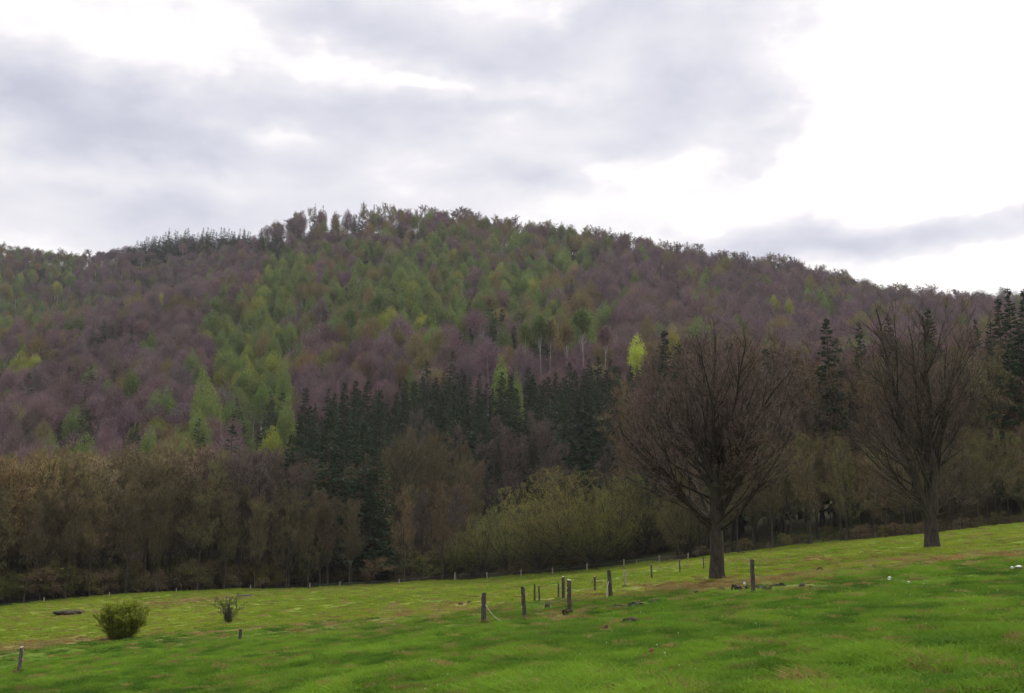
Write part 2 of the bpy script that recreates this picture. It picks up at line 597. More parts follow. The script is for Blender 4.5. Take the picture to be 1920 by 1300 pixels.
def build_ground():
    x = np.arange(-150, 165.1, 0.6)
    y = np.concatenate([np.arange(-30, 10, 1.5), np.arange(10, 100, 0.45), np.arange(100, 238.1, 0.9)])
    X, Y = np.meshgrid(x, y)
    Z = ground(X, Y)
    far = np.clip((Y - 8) / 30, 0.35, 1)
    Z = Z + (vnoise(X / 7, Y / 7, 1) - .5) * 0.34 * far + (vnoise(X / 2.2, Y / 2.2, 2) - .5) * 0.13 + (vnoise(X / 0.9, Y / 0.9, 3) - .5) * 0.06
    V = np.stack([X, Y, Z], -1).reshape(-1, 3)
    nx, ny = len(x), len(y)
    i = (np.arange(ny - 1)[:, None] * nx + np.arange(nx - 1)[None]).ravel()
    Q = np.stack([i, i + 1, i + nx + 1, i + nx], -1)
    fld = (edge_y(V[:, 0], V[:, 1]) - V[:, 1]) + np.interp(CX + F_PX * V[:, 0] / np.maximum(V[:, 1], 1), (1300, 1550), (0, 6))
    st = strip_d(V[:, 0], V[:, 1])
    worn = worn_at(V[:, 0], V[:, 1])
    worn = np.maximum(worn, 0.55 * np.exp(-(st / 2.2) ** 2))
    me = mesh_from('meadow', V, Q, [mat_meadow()], smooth=True, attrs={'field': fld, 'strip': st, 'worn': worn})
    tag(link('meadow', me), 'sloping green pasture with a worn straw coloured strip', None, kind='structure')

    x = np.arange(-1300, 1300.1, 10.0)
    y = np.arange(-200, 1500.1, 10.0)
    X, Y = np.meshgrid(x, y)
    Z = ground(X, Y)
    inside = (X > -148) & (X < 162) & (Y > -28) & (Y < 232)
    Z = np.where(inside, Z - 2.5, Z - 0.15)
    Z = Z + (vnoise(X / 30, Y / 30, 5) - .5) * np.where(Y > 260, 5.0, 0.0)
    Z = np.maximum(Z, -60)
    V = np.stack([X, Y, Z], -1).reshape(-1, 3)
    nx, ny = len(x), len(y)
    i = (np.arange(ny - 1)[:, None] * nx + np.arange(nx - 1)[None]).ravel()
    Q = np.stack([i, i + 1, i + nx + 1, i + nx], -1)
    tag(link('hillside', mesh_from('hillside', V, Q, [mat_floor()])), 'steep hill under spring woodland with leaf litter floor', None, kind='structure')
    s = 15000
    V = np.array([[-s, -s, -62], [s, -s, -62], [s, s, -62], [-s, s, -62]], float)
    tag(link('land', mesh_from('land', V, np.array([[0, 1, 2, 3]]), [bpy.data.materials['woodland_floor']])), 'low country stretching away to the horizon', None, kind='structure')


build_ground()

# ------------------------------------------------------------------ tree shapes
R0 = np.random.default_rng


def trunk_line(rng, H, r0, r1, K=10, lean=0.02, flare=1.35, pw=.8):
    z = np.linspace(0, H, K)
    z[0] = -0.4
    xy = np.cumsum(rng.normal(size=(K, 2)) * lean * H / K, 0)
    P = np.concatenate([xy, z[:, None]], 1)[None]
    R = (r0 + (r1 - r0) * np.linspace(0, 1, K) ** pw)[None].copy()
    R[0, 0] *= flare * 1.25
    R[0, 1] *= 1 + (flare - 1) * .7
    return P, R


def fit_crown(arrs, zc, rx, top):
    """Scale a set of polylines sideways and upward so that the crown fills its measured outline."""
    allp = np.concatenate([a.reshape(-1, 3) for a in arrs])
    r = np.percentile(np.hypot(allp[:, 0], allp[:, 1]), 97)
    zt = np.percentile(allp[:, 2], 99.7)
    kx = rx / r
    kz = (top - zc) / (zt - zc)
    out = []
    for a in arrs:
        b = a.copy()
        f = np.clip((a[..., 2] - zc * 0.5) / (zc * 0.8), 0, 1)
        b[..., 0] *= 1 + (kx - 1) * f
        b[..., 1] *= 1 + (kx - 1) * f
        b[..., 2] = np.where(a[..., 2] > zc, zc + (a[..., 2] - zc) * kz, a[..., 2])
        out.append(b)
    return out


def big_tree_one(rng):
    """Short stout trunk breaking at a third of the height into a dense fan of rising limbs."""
    tp, tr = trunk_line(rng, 7.0, 0.345, 0.14, 14, 0.06, 1.12, 2.2)
    lead, lr = children(tp, tr, 16, .48, 1.0, .10, .50, 1, rng, K=10, up=.30, wob=.10, rr=.52, tip=.12, parent_len=8.6, shrink=.0)
    low, wr = children(tp, tr, 20, .34, .8, .75, 1.2, 1, rng, K=9, up=1.05, wob=.10, rr=.36, tip=.10, parent_len=7.2, shrink=.0)
    thin, nr = children(tp, tr, 22, .32, .7, .95, 1.4, 1, rng, K=7, up=.5, wob=.07, rr=.13, tip=.15, parent_len=6.3, shrink=.0)
    L1 = [(lead, lr), (low, wr), (thin, nr)]
    L2 = [children(lead, lr, 16, .2, .98, .3, .75, .42, rng, K=6, up=.5, wob=.08, rr=.5, tip=.2),
          children(low, wr, 13, .2, .97, .3, .7, .42, rng, K=6, up=.45, wob=.08, rr=.5, tip=.2),
          children(thin, nr, 6, .25, .97, .25, .6, .34, rng, K=5, up=.3, wob=.08, rr=.55, tip=.25)]
    return tp, tr, L1, L2


def big_tree_two(rng):
    """Two main stems parting low down, with long ascending side limbs."""
    tp, tr = trunk_line(rng, 2.9, 0.49, 0.44, 8, 0.02, 1.1)
    K = 14
    z = np.linspace(0, 1, K)
    stems = []
    for (x0, x1, x2, y1, zt) in ((-.22, -1.15, -2.0, .5, 14.6), (.2, .30, .25, -.4, 14.0), (.05, .95, 1.7, .4, 12.5), (-.05, -.25, -.6, -.5, 13.4)):
        s = np.stack([x0 + (x1 - x0) * np.minimum(z * 2.2, 1) ** .8 + (x2 - x1) * np.maximum(z - .4, 0) / .6 + rng.normal(size=K) * .05,
                      y1 * z + rng.normal(size=K) * .05, 2.2 + (zt - 2.2) * z], -1)
        stems.append(s)
    stems = np.array(stems)
    sr = np.array([.34, .37, .2, .18])[:, None] * np.linspace(1, .09, K)[None] ** .8
    side, wr = children(stems, sr, 15, .06, .78, .5, 1.05, 1, rng, K=9, up=.6, wob=.08, rr=.32, tip=.12, parent_len=6.2, shrink=.35)
    thin, nr = children(tp, tr, 14, .5, 1., .9, 1.35, 1, rng, K=7, up=.5, wob=.07, rr=.08, tip=.15, parent_len=5.0, shrink=.0)
    L1 = [(stems, sr), (side, wr), (thin, nr)]
    L2 = [children(stems, sr, 24, .25, .99, .3, .8, .20, rng, K=6, up=.5, wob=.08, rr=.45, tip=.2),
          children(side, wr, 10, .15, .97, .3, .7, .40, rng, K=6, up=.45, wob=.08, rr=.5, tip=.2),
          children(thin, nr, 8, .25, .97, .25, .6, .38, rng, K=5, up=.3, wob=.08, rr=.55, tip=.25)]
    return tp, tr, L1, L2


def build_big_tree(which, loc, rotz, top, rx, zc, label, tint, seed, n3=7, n4=5, budn=.5, dome=0):
    rng = R0(seed)
    tp, tr, L1, L2 = which(rng)
    p2 = np.concatenate([a for a, b in L2 if a.shape[1] == 6])
    r2 = np.concatenate([b for a, b in L2 if a.shape[1] == 6])
    q2, s2 = L2[-1]
    L3a = children(p2, r2, n3, .12, .98, .3, .8, .45, rng, K=4, up=.35, wob=.10, rr=.6, tip=.4)
    L3b = children(q2, s2, 4, .2, .98, .3, .8, .45, rng, K=4, up=.2, wob=.10, rr=.6, tip=.4)
    p3 = np.concatenate([L3a[0], L3b[0]])
    r3 = np.concatenate([L3a[1], L3b[1]])
    L4 = children(p3, r3, n4, .15, 1., .3, .9, .5, rng, K=3, up=.3, wob=.12, rr=.75, tip=.6)
    arrs = [a for a, b in L1] + [a for a, b in L2] + [p3, L4[0]]
    fitted = fit_crown(arrs, zc, rx, top)
    if dome:                                  # bring stray ends in to the rounded outline
        zc2 = top * dome
        for a in fitted:
            zz = np.maximum(a[..., 2] - zc2, 0)
            r = np.sqrt((a[..., 0] ** 2 + a[..., 1] ** 2) / (rx * 1.03) ** 2 + (zz / (top - zc2)) ** 2)
            k = np.where(r > .9, (.9 + (r - .9) * .3) / r, 1)
            a[..., 0] *= k
            a[..., 1] *= k
            a[..., 2] = np.where(zz > 0, zc2 + zz * k, a[..., 2])
    n1 = len(L1)
    root = bpy.data.objects.new('spreading_tree', None)
    COL.objects.link(root)
    root.location = loc
    root.rotation_euler = (0, 0, rotz)
    tag(root, label, 'tree', tint=tint)
    b = Buf()
    V, Q = tubes(tp, tr, 16)
    V = V + (vnoise(np.arctan2(V[:, 1], V[:, 0]) * 5 + 40, V[:, 2] * 1.5 + 50, 9) - .5)[:, None] * nrm(V * np.array([1, 1, 0])) * 0.09
    b.add(V, Q)
    for k in range(n1):
        b.add(*tubes(fitted[k], np.maximum(L1[k][1], .012), 7 if k < 2 else 5))
    o = link('trunk', b.mesh('trunk', [M['bark_dark']]), root)
    b = Buf()
    for k in range(len(L2)):
        b.add(*tubes(fitted[n1 + k], np.maximum(L2[k][1], .009), 4), 0)
    b.add(*tubes(fitted[-2], np.maximum(r3, .0065), 3), 0)
    f4 = fitted[-1]
    b.add(*tubes(f4, np.clip(L4[1], .0045, .007), 3), 1)
    # swelling buds and catkins strung on the last twigs
    nb = int(len(f4) * 2.0 * budn)
    i = rng.integers(0, len(f4), nb)
    f = rng.uniform(.2, 1., nb)[:, None]
    c = f4[i, 1] * (1 - f) + f4[i, 2] * f
    b.add(*flats(c, rng.normal(size=(nb, 3)) + np.array([0, 0, -.2]), rng.uniform(.04, .09, nb), rng.uniform(.02, .035, nb), rng), 1)
    o = link('crown', b.mesh('crown', [M['bark_dark'], M['twigs']], smooth=False), root)
    tag(o, tint=tint)
    return root


def mk_bare(seed, H=20., W=9., base=.28, n1=26, n2=10, n3=7, detail=1.0, spread=1.0, buds=0, bmat='bark_grey', tw=.03):
    """Leafless broadleaf: tall stem, ascending limbs, hazy twig mass. Returns trunk Buf and crown Buf."""
    rng = R0(seed)
    tp, tr = trunk_line(rng, H * .86, .0105 * H + .02, .03, 12, .045)
    l1, r1 = children(tp, tr, n1, base, .98, .35 * spread, .95 * spread, 1, rng, K=7, up=.75, wob=.07, rr=.42, tip=.2, parent_len=H * .36, shrink=.55)
    l2, r2 = children(l1, r1, n2, .15, .98, .3, .85, .42, rng, K=4, up=.4, wob=.1, rr=.5, tip=.4)
    l3, r3 = children(l2, r2, n3, .1, 1., .3, 1., .55, rng, K=3, up=.3, wob=.15, rr=.6, tip=.6)
    f = fit_crown([tp, l1, l2, l3], H * base * .9, W / 2, H)
    t, c = Buf(), Buf()
    t.add(*tubes(f[0], tr, 8))
    t.add(*tubes(f[1], np.maximum(r1, .03), 4))
    c.add(*tubes(f[2], np.clip(r2, .016, .05), 3), 0)
    # last twigs as slender flat sprays
    P = f[3]
    n = len(P)
    d = P[:, -1] - P[:, 0]
    L = np.linalg.norm(d, axis=1)
    c.add(*flats(P[:, 0], d, L, np.full(n, tw * 1.0), rng), 1)
    k = rng.integers(0, n, int(n * 1.4 * detail))
    q = rng.uniform(.2, 1., len(k))[:, None]
    cc = P[k, 0] * (1 - q) + P[k, -1] * q
    c.add(*flats(cc, nrm(d[k]) + rng.normal(size=(len(k), 3)) * .6 + np.array([0, 0, .2]), rng.uniform(.3, .8, len(k)), rng.uniform(tw * .8, tw * 1.8, len(k)), rng), 1)
    if buds:
        k = rng.integers(0, n, buds)
        q = rng.uniform(.3, 1.1, buds)[:, None]
        cc = P[k, 0] * (1 - q) + P[k, -1] * q
        c.add(*flats(cc, rng.normal(size=(buds, 3)), rng.uniform(.12, .3, buds), rng.uniform(.08, .18, buds), rng), 1)
    return t, c


def mk_dome(seed, H=14., W=17., n0=26, leafy=9000, tw=.03, leaf=(.07, .16)):
    """Many-stemmed willow-like dome, in first pale leaf."""
    rng = R0(seed)
    tp, tr = trunk_line(rng, 1.2, .22, .16, 4, .02)
    l0, r0 = children(tp, tr, n0, .3, 1., .1, 1.15, 1, rng, K=7, up=.45, wob=.05, rr=.4, tip=.2, parent_len=H * .75, shrink=0.)
    l1, r1 = children(l0, r0, 12, .15, 1., .25, .8, .38, rng, K=5, up=.3, wob=.1, rr=.5, tip=.4)
    l2, r2 = children(l1, r1, 9, .1, 1., .3, .9, .5, rng, K=3, up=.2, wob=.12, rr=.6, tip=.6)
    f = fit_crown([tp, l0, l1, l2], .8, W / 2, H)
    # pull stray ends onto the dome
    for a in f[1:]:
        r = np.sqrt((a[..., 0] / (W / 2)) ** 2 + (a[..., 1] / (W / 2)) ** 2 + (np.maximum(a[..., 2], 0) / H) ** 2)
        k = np.where(r > .96, .96 / r + (r - .96) * .12, 1)[..., None]
        a *= k
    t, c = Buf(), Buf()
    t.add(*tubes(f[0], tr, 8))
    t.add(*tubes(f[1], np.maximum(r0, .02), 4))
    c.add(*tubes(f[2], np.clip(r1, .012, .03), 3), 0)
    P = f[3]
    n = len(P)
    d = P[:, -1] - P[:, 0]
    c.add(*flats(P[:, 0], d, np.linalg.norm(d, axis=1), np.full(n, tw), rng), 1)
    k = rng.integers(0, n, leafy)
    q = rng.uniform(.2, 1.05, leafy)[:, None]
    cc = P[k, 0] * (1 - q) + P[k, -1] * q
    c.add(*flats(cc, rng.normal(size=(leafy, 3)) + np.array([0, 0, .5]), rng.uniform(leaf[0], leaf[1], leafy), rng.uniform(leaf[0] * .5, leaf[1] * .5, leafy), rng), 1)
    return t, c


def mk_spruce(seed, H=24., W=7., base=.08, levels=34, per=9, nd=16, size=1.0, ragged=.3, taper=.92):
    """Spruce: straight stem, whorls of drooping boughs hung with short needle sprays."""
    rng = R0(seed)
    tp, tr = trunk_line(rng, H, .011 * H, .015, 12, .008)
    z = np.sort(rng.uniform(base, .985, levels * per)) * H
    n = len(z)
    h = (z / H - base) / (1 - base)
    L = (W / 2) * (1 - h) ** taper * np.clip(.35 + h * 6, 0, 1) * (1 + ragged * rng.uniform(-1, .7, n)) + .12
    az = rng.uniform(0, 2 * math.pi, n)
    # the odd bough left short on one flank
    L *= 1 - .35 * (np.sin(az * 2 + z * 1.3 + seed) > .75)
    K = 4
    s = np.linspace(0, 1, K)
    P = np.empty((n, K, 3))
    droop = (.10 + .30 * (1 - h))
    P[..., 0] = (np.cos(az) * L)[:, None] * s
    P[..., 1] = (np.sin(az) * L)[:, None] * s
    P[..., 2] = z[:, None] + L[:, None] * (-droop[:, None] * s * 1.6 + .75 * droop[:, None] * s ** 2.5) + (h * .5)[:, None] * s * L[:, None]
    R = (.012 + .010 * L)[:, None] * np.linspace(1, .3, K)
    t, c = Buf(), Buf()
    t.add(*tubes(tp, tr, 8))
    t.add(*tubes(P, R, 3))
    m = nd
    k = np.repeat(np.arange(n), m)
    q = rng.uniform(.08, 1., n * m) ** .8
    f = q * (K - 1)
    i = np.minimum(f.astype(int), K - 2)
    g = (f - i)[:, None]
    cc = P[k, i] * (1 - g) + P[k, i + 1] * g
    out = nrm(P[k, -1] - P[k, 0])
    sd = np.cross(out, np.array([0, 0, 1.])) * rng.choice([-1, 1], len(k))[:, None]
    d = out * .8 + sd * rng.uniform(.2, 1.1, len(k))[:, None] + np.array([0, 0, -.45]) + rng.normal(size=(len(k), 3)) * .18
    ll = rng.uniform(.45, .95, len(k)) * size * (.42 + .16 * L[k]) * (1 - .5 * h[k])
    c.add(*flats(cc, d, ll, ll * rng.uniform(.22, .42, len(k)), rng), 0)
    # leader
    tip = np.repeat(np.array([[0, 0, H * .985]]), 30, 0) - np.array([0, 0, 1.]) * rng.uniform(0, H * .05, 30)[:, None]
    c.add(*flats(tip, rng.normal(size=(30, 3)) * .5 + np.array([0, 0, .7]), np.full(30, .22 * size), np.full(30, .07 * size), rng), 0)
    return t, c


def mk_hill_broad(seed, H=20., W=11., base=.38, n=4600, tw=.075, tl=1.0, leafy=False, lobes=11, tall=1.0, bmat=0):
    """Woodland tree as seen from afar: trunk, a few limbs, crown of lobes filled with twig sprays. One mesh."""
    rng = R0(seed)
    tp, tr = trunk_line(rng, H * .8, .009 * H + .04, .06, 7, .05)
    b = Buf()
    b.add(*tubes(tp, tr, 6), 0)
    cz, rz, rx = H * (1 + base) / 2, H * (1 - base) / 2, W / 2
    # lobes
    u = nrm(rng.normal(size=(lobes, 3)))
    u[:, 2] = np.abs(u[:, 2]) * .9 - .25
    lr = rng.uniform(.36, .55, lobes)
    lc = u * (1 - lr)[:, None] * rng.uniform(.75, 1.05, lobes)[:, None]
    lc[0] = (0, 0, .45)
    k = rng.integers(0, lobes, n)
    v = nrm(rng.normal(size=(n, 3)))
    rad = lr[k] * rng.uniform(.35, 1.02, n) ** .5
    p = lc[k] + v * rad[:, None]
    c = p * np.array([rx, rx, rz]) + np.array([0, 0, cz])
    # limbs to each lobe
    st = np.stack([np.zeros(lobes), np.zeros(lobes), rng.uniform(base * .9, .7, lobes) * H], -1)
    en = lc * np.array([rx, rx, rz]) * .9 + np.array([0, 0, cz])
    en[:, 2] = np.maximum(en[:, 2], st[:, 2] + .5)
    mid = (st + en) / 2 + np.array([0, 0, -.04 * H])
    b.add(*tubes(np.stack([st, mid, en], 1), np.array([[.11, .08, .04]]).repeat(lobes, 0), 4), 0)
    d = v * .8 + np.array([0, 0, .55]) + rng.normal(size=(n, 3)) * .35
    if leafy:
        b.add(*flats(c, d + rng.normal(size=(n, 3)) * .5, rng.uniform(.35, .75, n) * tl, rng.uniform(.25, .5, n) * tl, rng), 1)
    else:
        b.add(*flats(c, d, rng.uniform(.7, 1.5, n) * tl, rng.uniform(tw * .6, tw * 1.5, n), rng), 1)
    return b


# ------------------------------------------------------------------ libraries of shapes
def pair(tc, name, tm, cm):
    t, c = tc
    return (t.mesh(name + '_trunk', tm), c.mesh(name + '_crown', cm, smooth=False))


LIB = {}
BM, TWG = M['bark_wood'], M['twigs']
LIB['bare'] = [(pair(mk_bare(10 + i, 20., 8.2 + (i % 3) * .9, base=(.16, .10, .22, .14, .08, .19)[i], n1=34 + i, n2=10, n3=8, detail=1.1, tw=.034, buds=900), 'bare', [BM], [BM, TWG]), 20., (8.2 + (i % 3) * .9)) for i in range(6)] + \
    [(pair(mk_bare(30 + i, 14., 8., base=.34 + .06 * i, n1=26, n2=10, n3=8, tw=.03, buds=3000), 'bare', [BM], [BM, TWG]), 14., 8.) for i in range(3)]
LIB['dome'] = [(pair(mk_dome(40 + i, 14., 17., 34, 16000), 'dome', [M['bark_wood']], [M['bark_wood'], M['leaves']]), 14., 17.) for i in range(2)]
LIB['dome'].append((pair(mk_dome(45, 18., 27., 70, 42000), 'dome', [M['bark_wood']], [M['bark_wood'], M['leaves']]), 18., 27.))
LIB['spruce'] = [(pair(mk_spruce(60 + i, 26., (7.6, 6.4, 8.6, 7.0)[i], levels=36, per=9, nd=18, size=1.45), 'spruce', [M['bark_brown']], [M['needles']]), 26., (7.6, 6.4, 8.6, 7.0)[i]) for i in range(4)]

HM_BARE = [M['bark_pale'], M['twigs']]
HM_BROWN = [M['bark_grey'], M['twigs']]
HM_LEAF = [M['bark_pale'], M['leaves']]
HM_SPR = [M['bark_brown'], M['needles']]
HILL = {
    'bare': [(mk_hill_broad(100 + i, 20., (11., 12.5, 9.5, 11.5, 10.)[i], base=(.25, .32, .20, .28, .42)[i], lobes=(12, 15, 10, 13, 9)[i]).mesh('hill_bare', HM_BROWN if i != 2 else HM_BARE, False), 20., (11., 12.5, 9.5, 11.5, 10.)[i]) for i in range(5)],
    'leaf': [(mk_hill_broad(120 + i, 20., (8.5, 9.5, 7.5, 10.)[i], base=(.18, .25, .10, .22)[i], n=4200, tl=.65, leafy=True, lobes=12).mesh('hill_leaf', HM_LEAF, False), 20., (8.5, 9.5, 7.5, 10.)[i]) for i in range(4)] +
            [(mk_hill_broad(126, 20., 9., base=.62, n=2000, tl=.9, leafy=True, lobes=9).mesh('hill_leaf', HM_LEAF, False), 20., 9.)],
}


def hill_spruce(seed, W, **kw):
    t, c = mk_spruce(seed, 24., W, levels=24, per=8, nd=9, size=1.9, **kw)
    b = Buf()
    for V, Fq in zip(t.V, t.F):
        b.V.append(V)
        b.F.append(Fq - 0)
        b.M.append(np.zeros(len(Fq), int))
    b.n = t.n
    for V, Fq in zip(c.V, c.F):
        b.V.append(V)
        b.F.append(Fq + t.n)
        b.M.append(np.ones(len(Fq), int))
    return b


HILL['spruce'] = [(hill_spruce(140 + i, (8., 9., 7.)[i]).mesh('hill_spruce', HM_SPR, False), 24., (8., 9., 7.)[i]) for i in range(3)]


def merged(tc):
    b = Buf()
    for q, src in enumerate(tc):
        for V, Fq, Mq in zip(src.V, src.F, src.M):
            b.add(V, Fq - Fq.min(), int(Mq[0]) if q else 0)
    return b


for i in range(3):
    HILL['bare'].append((merged(mk_bare(160 + i, 22., 8.5, base=(.42, .5, .34)[i], n1=20, n2=9, n3=7, tw=.11, detail=.8)).mesh('hill_bare', HM_BROWN, False), 22., 8.5))

# colours of the kinds (leaf and twig base colours; 'shade' has shade painted in)
TINT = {
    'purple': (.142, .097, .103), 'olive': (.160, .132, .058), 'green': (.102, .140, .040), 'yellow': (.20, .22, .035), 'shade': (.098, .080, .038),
    'spruce': (.024, .046, .018), 'orange': (.23, .175, .075), 'brown': (.140, .108, .054), 'grey': (.108, .086, .070),
    'pink': (.25, .195, .115), 'redbrown': (.118, .078, .062), 'domegreen': (.120, .115, .034), 'lime': (.36, .38, .05), 'larch': (.140, .185, .052),
}


def jit(c, rng, a=.18):
    v = 1 + rng.uniform(-a, a)
    return tuple(max(.004, x * v * (1 + rng.uniform(-.08, .08))) for x in c)


def plant(kind, x, y, H, W, tint, label, group, rng, name, cat='tree', which=None):
    lib = LIB[kind]
    (tm, cm), h0, w0 = lib[which if which is not None else rng.integers(min(6, len(lib)))]
    root = bpy.data.objects.new(name, None)
    COL.objects.link(root)
    root.location = (x, y, g1(x, y) - .1)
    root.rotation_euler = (0, 0, rng.uniform(0, 6.28))
    root.scale = (W / w0, W / w0, H / h0)
    tag(root, label, cat, group, tint=tint)
    for nm, me in (('trunk', tm), ('crown', cm)):
        tag(link(nm, me, root), tint=tint)
    return root


def top_height(x, y, v):
    """Height a tree standing at x, y must have for its tip to reach photo row v."""
    u, _ = project([[x, y, g1(x, y)]])
    g = g1(x, y)
    for _ in range(3):
        p = at(u[0], v, y)
        u, _v = project([[x, y, p[2]]])
    return p[2] - g


PLAN = []   # everything to be planted in the front tiers; built once it is known what shows


def plan(kind, x, y, H, W, tint, desc, name, label=None, cat='tree'):
    PLAN.append(dict(kind=kind, x=x, y=y, H=H, W=W, tint=tint, desc=desc, name=name, label=label, cat=cat, z=g1(x, y)))


def row_wood(rng, u0, u1, yoff0, yoff1, step, topline, kind, pick, desc, name, width=(7, 10), hvar=.12, minh=5, front_low=0, which=None):
    us, vs = zip(*topline)
    y = yoff0
    while y < yoff1:
        u = u0 + rng.uniform(0, 1) * step * F_PX / 170
        while u < u1:
            Ye = float(np.interp(u, EDGE_U, EDGE_Y)) + y + rng.uniform(-1.4, 1.4)
            x = (u - CX) / F_PX * Ye * 1.015 + rng.uniform(-1, 1)
            vt = np.interp(u, us, vs) + rng.uniform(-6, 14) + (1 - (y - yoff0) / max(yoff1 - yoff0, 1)) * front_low * rng.uniform(.2, 1)
            H = top_height(x, Ye, vt) * (1 - rng.uniform(0, hvar))
            if H > minh:
                W = rng.uniform(*width) * min(1.2, max(.6, H / 20))
                t, w = pick(u, rng)
                plan(kind, x, Ye, H, W, t, w + ' ' + desc, name)
                if which:
                    PLAN[-1]['which'] = which[rng.integers(len(which))]
            u += step * F_PX / Ye * rng.uniform(.8, 1.25)
        y += step * rng.uniform(.85, 1.1)


rng = R0(7)


def pick_left(u, rng):
    r = rng.uniform()
    u = u + rng.normal() * 45
    if u < 170:
        c = 'orange' if r < .4 else ('brown' if r < .75 else 'olive')
    elif u < 370:
        c = 'pink' if r < .3 else ('olive' if r < .65 else ('orange' if r < .72 else 'brown'))
    else:
        c = 'grey' if r < .6 else ('brown' if r < .9 else 'olive')
    return jit(TINT[c], rng, .1), {'orange': 'orange-brown', 'pink': 'pinkish brown', 'olive': 'olive-brown', 'brown': 'dark brown', 'grey': 'grey-brown'}[c]


def picker(**sh):
    nm = {'domegreen': 'olive-green', 'olive': 'olive-brown', 'brown': 'brown', 'shade': 'dark brown', 'grey': 'grey-brown', 'redbrown': 'red-brown'}

    def f(u, rng):
        r, t = rng.uniform(), 0
        for c, w in sh.items():
            t += w
            if r <= t:
                break
        return jit(TINT[c], rng), nm[c]
    return f


SHADE_TINT = lambda u, rng: (jit(TINT['shade'], rng, .25), 'dark brown')
row_wood(rng, -160, 575, .8, 9, 4.2, [(-200, 885), (150, 885), (400, 875), (600, 890)], 'bare', SHADE_TINT, 'shade-tinted bare tree', 'bare_tree', width=(6, 8), front_low=50, which=(2, 6, 7))  # low front rows: shade beneath the tops is painted into their darker tint
row_wood(rng, 550, 700, -1.5, 3, 4.2, [(540, 885), (700, 915)], 'bare', SHADE_TINT, 'shade-tinted bare tree', 'bare_tree', width=(6, 8), front_low=30)
row_wood(rng, -160, 575, 9.5, 33, 4.4, [(-200, 836), (0, 836), (80, 842), (150, 836), (230, 832), (380, 830), (430, 826), (520, 832), (600, 852)], 'bare', pick_left,
         'bare tree', 'bare_tree', width=(7, 9), front_low=18, hvar=.05)  # taller back rows: warm twig colours, lightened to paint in sunlit tops
row_wood(rng, 745, 900, 2, 14, 5.2, [(740, 890), (900, 890)], 'bare', picker(brown=.75, grey=.25),
         'bare tree', 'bare_tree', width=(5.5, 7.5), front_low=60)
row_wood(rng, 575, 900, 15, 44, 5.2, [(560, 850), (640, 850), (740, 800), (780, 770), (840, 795), (900, 835)], 'bare', SHADE_TINT,
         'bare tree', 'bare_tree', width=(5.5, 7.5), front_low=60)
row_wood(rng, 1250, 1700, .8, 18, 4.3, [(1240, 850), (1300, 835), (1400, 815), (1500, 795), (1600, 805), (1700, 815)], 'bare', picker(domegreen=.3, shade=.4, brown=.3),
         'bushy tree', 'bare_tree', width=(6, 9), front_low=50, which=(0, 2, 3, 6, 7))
row_wood(rng, 1700, 2150, .8, 22, 4.2, [(1690, 830), (1780, 800), (1860, 775), (1920, 765), (2150, 750)], 'bare', picker(domegreen=.35, shade=.35, brown=.3),
         'slender tree', 'bare_tree', width=(5.5, 7.5), front_low=45, which=(0, 2, 5, 6, 7))
row_wood(rng, 1170, 2150, 20, 52, 6.0, [(1160, 700), (1210, 660), (1280, 620), (1400, 612), (1560, 640), (1640, 640), (1750, 615), (1850, 620), (1920, 640), (2150, 640)], 'bare',
         picker(redbrown=.6, brown=.4), 'tall bare tree', 'bare_tree', width=(8, 11), front_low=50)

# olive domes in the middle
for (u, vt, Yo, wpx, lab) in ((1065, 864, 5, 330, 'biggest rounded olive-green thicket tree, the long dome at the meadow edge'),
                              (955, 905, 4, 190, 'rounded olive tree on the sloping shoulder of the long dome thicket'),
                              (862, 985, 3, 120, 'small low green thicket bush under the shoulder of the dome'),
                              (1150, 868, 5, 210, 'rounded olive tree joining the dome thicket towards the dense fan-shaped tree'),
                              (1215, 835, 12, 210, 'higher brownish rounded tree behind the dome thicket end'),
                              (1010, 930, 1, 190, 'low rounded bushy tree in front of the long dome'),
                              (1110, 935, 1, 200, 'low olive bushy tree under the dome crest'),
                              (1280, 900, 2, 170, 'low brown-green bushy tree behind the back fence posts'),
                              (905, 950, 2, 130, 'green rounded bush at the outer end of the dome thicket')):
    Y = float(np.interp(u, EDGE_U, EDGE_Y)) + Yo
    x = (u - CX) / F_PX * Y * 1.01
    H = top_height(x, Y, vt)
    t = jit((.165, .17, .045), rng, .1) if u < 1200 else jit((.14, .12, .045), rng, .1)
    plan('dome', x, Y, H, wpx / F_PX * Y, t, 'rounded olive thicket tree', 'thicket_tree', lab)
    PLAN[-1]['which'] = 2 if wpx > 300 else (0 if u % 2 else 1)

